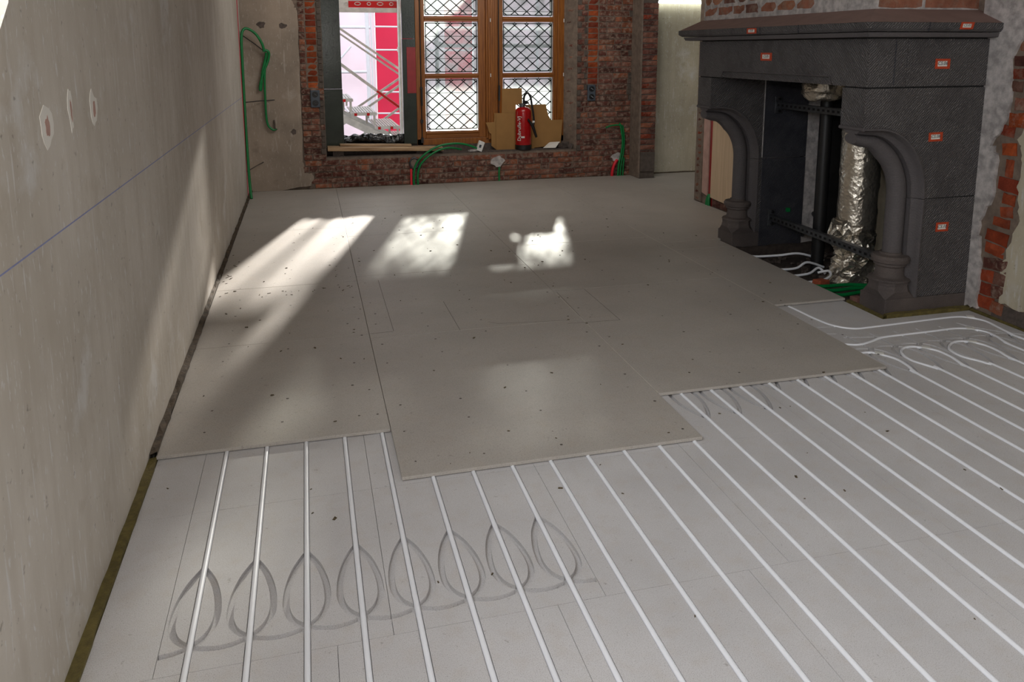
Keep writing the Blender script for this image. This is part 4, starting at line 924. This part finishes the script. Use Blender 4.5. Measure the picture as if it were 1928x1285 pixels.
def rail(a, b, lab_):
    a, b = Vector(a), Vector(b); d = (b-a).normalized(); r = thing('perforated_rail', lab_, 'rail', a)
    ch = MB(); up = Vector((0,0,1)); sd = d.cross(up).normalized()   # sd points to +x-ish side
    h, w, t = 0.045, 0.040, 0.003
    ft = MB()
    L = (b-a).length; n = int(L/0.055); front = -1 if sd.x > 0 else 1
    fc = sd*front*(w/2)
    # slotted front web: top and bottom strips and bridges between the slots
    ch.obox((a+b)/2+fc+up*(h/2-0.007), d*L/2, sd*t/2, up*0.007); ch.obox((a+b)/2+fc-up*(h/2-0.007), d*L/2, sd*t/2, up*0.007)
    for i in range(n+1): ch.obox(a+d*(i*L/n)+fc, d*0.013, sd*t/2, up*h/2)
    ch.obox((a+b)/2+up*h/2, d*L/2, sd*w/2, up*t/2); ch.obox((a+b)/2-up*h/2, d*L/2, sd*w/2, up*t/2)
    ob('channel', ch, M['zinc'], r)
    ob('slot_shadow', MB().obox((a+b)/2+fc*0.6, d*L/2, sd*t/2, up*(h/2-0.004)), M['black'], r, 'dark slots')
    ob('wall_plate', MB().obox(a-d*0.004, d*0.004, sd*0.03, up*0.065), M['zinc'], r, bevel=0.002)
    for s_ in (-1, 1):
        ob('bolt', MB().tube([a+up*0.047*s_, a+up*0.047*s_+d*0.018], 0.011, 6), M['black'], r)
rail((4.07,5.455,1.11), (4.06,4.0,1.11), 'upper perforated steel rail across the hearth')
rail((4.06,5.455,0.215), (4.0,3.96,0.225), 'lower perforated steel rail across the hearth')
tag(ob('anchor_bolt', MB().tube([(4.32,5.47,0.08),(4.30,5.38,0.07)], 0.014, 8), M['zinc'], smooth=60), 'loose anchor bolt near the foot of the pale strip', 'bolt')
tag(ob('pipe_bracket', MB().tube([(4.46,5.48,0.22),(4.40,5.36,0.22)], 0.02, 8), M['black'], smooth=60), 'short dark bracket beside the black flue pipe', 'bracket')
tag(ob('green_cap', MB().box(4.19,4.215,5.44,5.466,0.255,0.285), M['green']), 'small green cap above the lower rail end', 'cap')
CB = [([(3.66,5.35,-0.005),(3.78,5.28,-0.04),(3.95,5.18,-0.02),(4.10,5.12,0.0),(4.3,5.1,-0.06)], 'white cable lying farthest back in the hearth pit'),
      ([(3.66,5.08,-0.005),(3.80,5.02,-0.07),(3.95,4.95,-0.06),(4.05,4.95,-0.02),(4.2,4.96,-0.07)], 'white cable in the middle of the hearth pit'),
      ([(3.66,4.92,-0.005),(3.78,4.85,-0.07),(3.95,4.80,-0.06),(4.06,4.83,-0.03),(4.10,4.80,-0.07)], 'white cable nearer the board edge in the hearth pit'),
      ([(3.66,4.78,-0.005),(3.80,4.70,-0.075),(3.95,4.66,-0.07),(4.05,4.68,-0.05),(4.08,4.74,-0.03),(4.02,4.78,-0.05)], 'white cable with the curled end beside the foil duct')]
for P, lb in CB: tag(ob('cable', MB().tube(catmull(P, 6), 0.009, 8), M['white_pipe'], smooth=60), lb, 'cable', 'white cables in the hearth')
for i, lb in enumerate(('uppermost of the green conduits in the hearth pit', 'middle green conduit in the hearth pit', 'lowest green conduit nearest the board edge in the pit')):
    conduit([(3.68,4.56-0.10*i,-0.045),(3.85,4.50-0.10*i,-0.055),(4.05,4.47-0.08*i,-0.05),(4.25,4.40-0.06*i,-0.06)], lb, 0.013, group='green conduits in the hearth')
tag(ob('brick_fragment', MB().obox((3.93,4.62,-0.075), (0.045,0.015,0), (-0.01,0.03,0), (0,0,0.03), 0.008), simple('broken_brick', srgb(170,85,55), 0.9, 0, 0.3, 30, 0.5), bevel=0.004), 'broken orange brick piece below the cables in the hearth', 'brick')
tag(ob('brick_fragment', MB().obox((3.76,4.03,-0.01), (0.025,0.0,0), (0,0.035,0), (0,0,0.035), 0.004), simple('broken_brick_b', srgb(130,92,82), 0.9, 0, 0.3, 30, 0.5), bevel=0.004), 'small reddish brick beside the near column base', 'brick')
rb = MB(); rr = random.Random(11)
for i in range(150):
    x, y = rr.uniform(3.72,4.7), rr.uniform(3.98,5.44); s_ = rr.uniform(0.008,0.024); rb.obox((x,y,-0.115+s_*0.6), (s_,0,0), (0,s_*0.8,0), (0,0,s_*0.6), s_*0.4)
tag(ob('hearth_rubble', rb, M['rubble'], kind='stuff'), 'dark rubble covering the bottom of the hearth pit', 'rubble')

# ------------------------------------------------------------------ outside: ground, sheeting, scaffold
struct('ground', MB().box(-14, 18, 9.46, 40, -1.2, -1.0), M['rubble'])
SY = 19.0
def sheet(x0, x1, z1, m, lb, y=SY):
    R = []
    for i in range(25):
        x = x0+(x1-x0)*i/24; R.append([(x, y+0.05*math.sin(x*5)+0.04*noise.noise(Vector((x*2,z*1.3,0))), z) for z in np.linspace(-1.0, z1, 12)])
    mb = MB().grid(R); o = ob('scaffold_sheet', mb, M[m], smooth=60); md = o.modifiers.new('solid', 'SOLIDIFY'); md.thickness = 0.004
    tag(o, lb, 'sheeting', 'scaffold sheeting across the court'); return o
sheet(-2.5, 2.12, 3.3, 'sheet_w', 'wide white scaffold sheet seen through the open bay')
sheet(2.14, 3.05, 3.3, 'sheet_r', 'bright red scaffold sheet seen through the open bay', SY+0.05)
sheet(3.0, 3.75, 3.3, 'sheet_w', 'narrow white sheet between the two red ones')
sheet(3.77, 4.45, 3.3, 'sheet_r', 'red scaffold sheet seen through the left casement', SY+0.05)
sheet(4.47, 8.5, 3.3, 'sheet_w', 'white scaffold sheet seen through the right casement')
sf = thing('scaffold_tower', 'pale tube scaffold in front of the sheeting across the court', 'scaffold', (3, SY-0.3, -1))
for (a, b, r) in (((-2,1.0),(1.9,1.02),0.035),((2.1,0.55),(4.5,0.5),0.02),((2.1,1.52),(4.5,1.50),0.02),((2.1,2.05),(4.5,2.03),0.02),((2.1,0.05),(4.5,0.0),0.02),((-2,2.05),(2.0,2.03),0.035),((0.3,0.2),(1.55,1.6),0.025),((1.93,-1.0),(1.93,3.2),0.05),((2.02,-1.0),(2.02,3.2),0.02),((-0.2,1.9),(1.9,-0.4),0.02),((4.5,1.0),(8.3,1.02),0.03),((4.5,2.0),(8.3,2.0),0.03),((6.0,-1),(6.0,3.2),0.04)):
    ob('tube', MB().tube([(a[0],SY-0.25,a[1]),(b[0],SY-0.25,b[1])], r, 8), M['alu_w'], sf, smooth=60)
# stair tower just outside the open bay
q = 10.0/13.0
def at13(x, z, Y): k = Y/13.0; return (CAM.x+(x-CAM.x)*k, Y, CAM.z+(z-CAM.z)*k)
st = thing('scaffold_stair', 'aluminium scaffold stair with red end caps outside the open bay', 'stair', (1.2, 10.6, 0))
Y0, Y1 = 12.0, 13.3
treads = []
for i in range(-1, 4):
    x0 = 1.197+0.373*(i-1); x1 = x0+0.40; z = 0.531-0.229*(i-1)
    a = at13(x0, z, Y0); b = at13(x1, z, Y0)
    t = MB(); nsl = 9
    for k in range(nsl):
        xa = a[0]+(b[0]-a[0])*k/nsl; xb = a[0]+(b[0]-a[0])*(k+0.72)/nsl; t.box(xa, xb, Y0, Y1, a[2]-0.014, a[2])
    to = ob('tread', t, M['alu'], st)
    ob('tread_edge', MB().box(a[0], b[0]+0.01, Y0-0.02, Y0+0.0, a[2]-0.048, a[2]-0.004).box(b[0]-0.012, b[0]+0.012, Y0, Y1, a[2]-0.04, a[2]-0.015), M['alu'], to)
    for fx in (0.12, 0.62): ob('red_cap', MB().box(a[0]+(b[0]-a[0])*fx, a[0]+(b[0]-a[0])*fx+0.042, Y0-0.026, Y0-0.02, a[2]-0.05, a[2]-0.01), M['red'], to, 'red end cap')
    for fx, yy_ in ((0.93,Y0+0.02),(0.93,Y1-0.03),(0.68,Y0+0.35)): ob('tread_post', MB().box(a[0]+(b[0]-a[0])*fx-0.016, a[0]+(b[0]-a[0])*fx+0.016, yy_-0.016, yy_+0.016, a[2]-0.20, a[2]-0.04), M['alu'], to)
for yy_ in (Y0, Y1-0.1):
    A, B = at13(0.75,0.63,Y0), at13(2.0,-0.02,Y0); ob('stringer', MB().bar((A[0],yy_+0.05,A[2]-0.02), (B[0],yy_+0.05,B[2]-0.02), 0.05, 0.105), M['alu'], st)
def rl13(p, q_, w, Y, name, m='alu'): 
    A, B = at13(*p, Y), at13(*q_, Y); ob(name, MB().bar(A, B, 0.03, w), M[m], st)
rl13((0.6,2.19),(2.35,0.97),0.032,11.9,'handrail'); rl13((0.6,2.11),(2.35,0.88),0.026,11.93,'handrail')
rl13((0.6,1.66),(2.35,0.315),0.042,11.9,'guard_rail')
A, B = at13(1.62,0.87,11.87), at13(1.97,0.605,11.87); ob('red_sleeve', MB().bar(A, B, 0.034, 0.032), M['red'], st, 'red sleeve on the guard rail')
rl13((0.3,-0.05),(2.35,1.31),0.036,13.4,'brace'); rl13((0.45,-0.06),(2.35,1.20),0.036,13.4,'brace'); rl13((1.2,0.05),(2.35,0.85),0.036,13.4,'brace')
dk = thing('scaffold_deck', 'aluminium scaffold deck with a red perforated toe edge over the stair', 'scaffold', (1.3, 11.8, 2.0))
YD = 11.8; zd0, zd1 = at13(1,2.115,YD)[2], at13(1,2.29,YD)[2]
ob('deck_edge', MB().box(0.3, 2.24, YD-0.02, YD+0.03, zd0, zd0+0.065), M['alu'], dk); ob('deck_top', MB().box(0.3, 2.24, YD, YD+0.62, zd1+0.01, zd1+0.05), M['alu'], dk)
ob('toe_edge', MB().box(0.3, 1.15, YD-0.01, YD+0.02, zd0+0.065, zd1+0.02), M['alu'], dk); te = ob('red_edge', MB().box(1.15, 2.24, YD-0.015, YD+0.02, zd0+0.068, zd1), M['red'], dk, 'red painted edge')
for i in range(7):
    x = 1.12+i*0.16; ob('perforation', MB().tube([(x+0.042*math.cos(a)*(1 if i%2 else 0.6), YD-0.0155, zd0+0.122+0.021*math.sin(a)) for a in np.linspace(0,2*math.pi,13)], 0.006, 5, False), M['alu'], te)
sp = thing('scaffold_post', 'upright scaffold post at the right edge of the open bay', 'scaffold', (1.88, 11.7, -1))
ob('upright', MB().tube([(1.865,11.75,-1.0),(1.865,11.75,2.9)], 0.03, 12), M['alu'], sp, smooth=60)
ob('coupler', MB().tube([(1.865,11.75,1.50),(1.865,11.75,1.57)], 0.04, 12), M['alu'], sp)
sg = thing('scaffold_post', 'grey upright scaffold post seen through the left casement', 'scaffold', (2.12, 10.2, -1))
ob('upright', MB().tube([(2.16,10.2,-1.0),(2.16,10.2,1.95)], 0.026, 12), M['zinc'], sg, smooth=60)
ob('ledger', MB().tube([(2.16,10.2,1.585),(4.6,10.2,1.575)], 0.024, 12), M['zinc'], sg, smooth=60)
ob('coupler', MB().tube([(2.12,10.2,1.63),(2.24,10.2,1.585)], 0.034, 10), M['zinc'], sg)

# added planks, out of view, placed to block the upper sun through the window
lf = thing('added_sun_shade', 'added planks out of view above the stair, blocking the upper sun', 'scaffold', (3, 12, 2.4))
for (x0, x1, y0, y1) in ((2.64,4.8,9.95,10.6),(2.64,4.8,10.75,11.2),(2.64,4.8,11.38,12.1),(2.64,4.8,12.2,12.95),(2.64,4.8,13.1,13.6)):
    ob('shade_plank', MB().box(x0, x1, y0, y1, 2.40, 2.44), M['plank'], lf)
for x in (2.70, 4.75): ob('standard', MB().tube([(x,13.62,-1.0),(x,13.62,3.2)], 0.024, 10), M['alu'], lf, smooth=60)

nm = NT('added_sun_net'); nm.n.remove(nm.p)  # added net, out of view, lets through only part of the sun
_a = nm.n.new('ShaderNodeBsdfTransparent'); _b = nm.n.new('ShaderNodeBsdfTranslucent'); _m = nm.n.new('ShaderNodeMixShader'); _b.inputs[0].default_value = srgb(225,225,225)
nm.L(nm.ramp(nm.noise(3, 3), 0.3, 0.7, (0.5,0.5,0.5,1), (0.68,0.68,0.68,1)), _m.inputs[0]); nm.L(_a.outputs[0], _m.inputs[1]); nm.L(_b.outputs[0], _m.inputs[2]); nm.L(_m.outputs[0], nm.n['Material Output'].inputs[0])
tag(ob('added_sun_net', MB().box(0.2, 2.45, 11.86, 11.863, 2.30, 3.6), nm.m), 'added pale net out of view above the stair, thinning the sun', 'net')
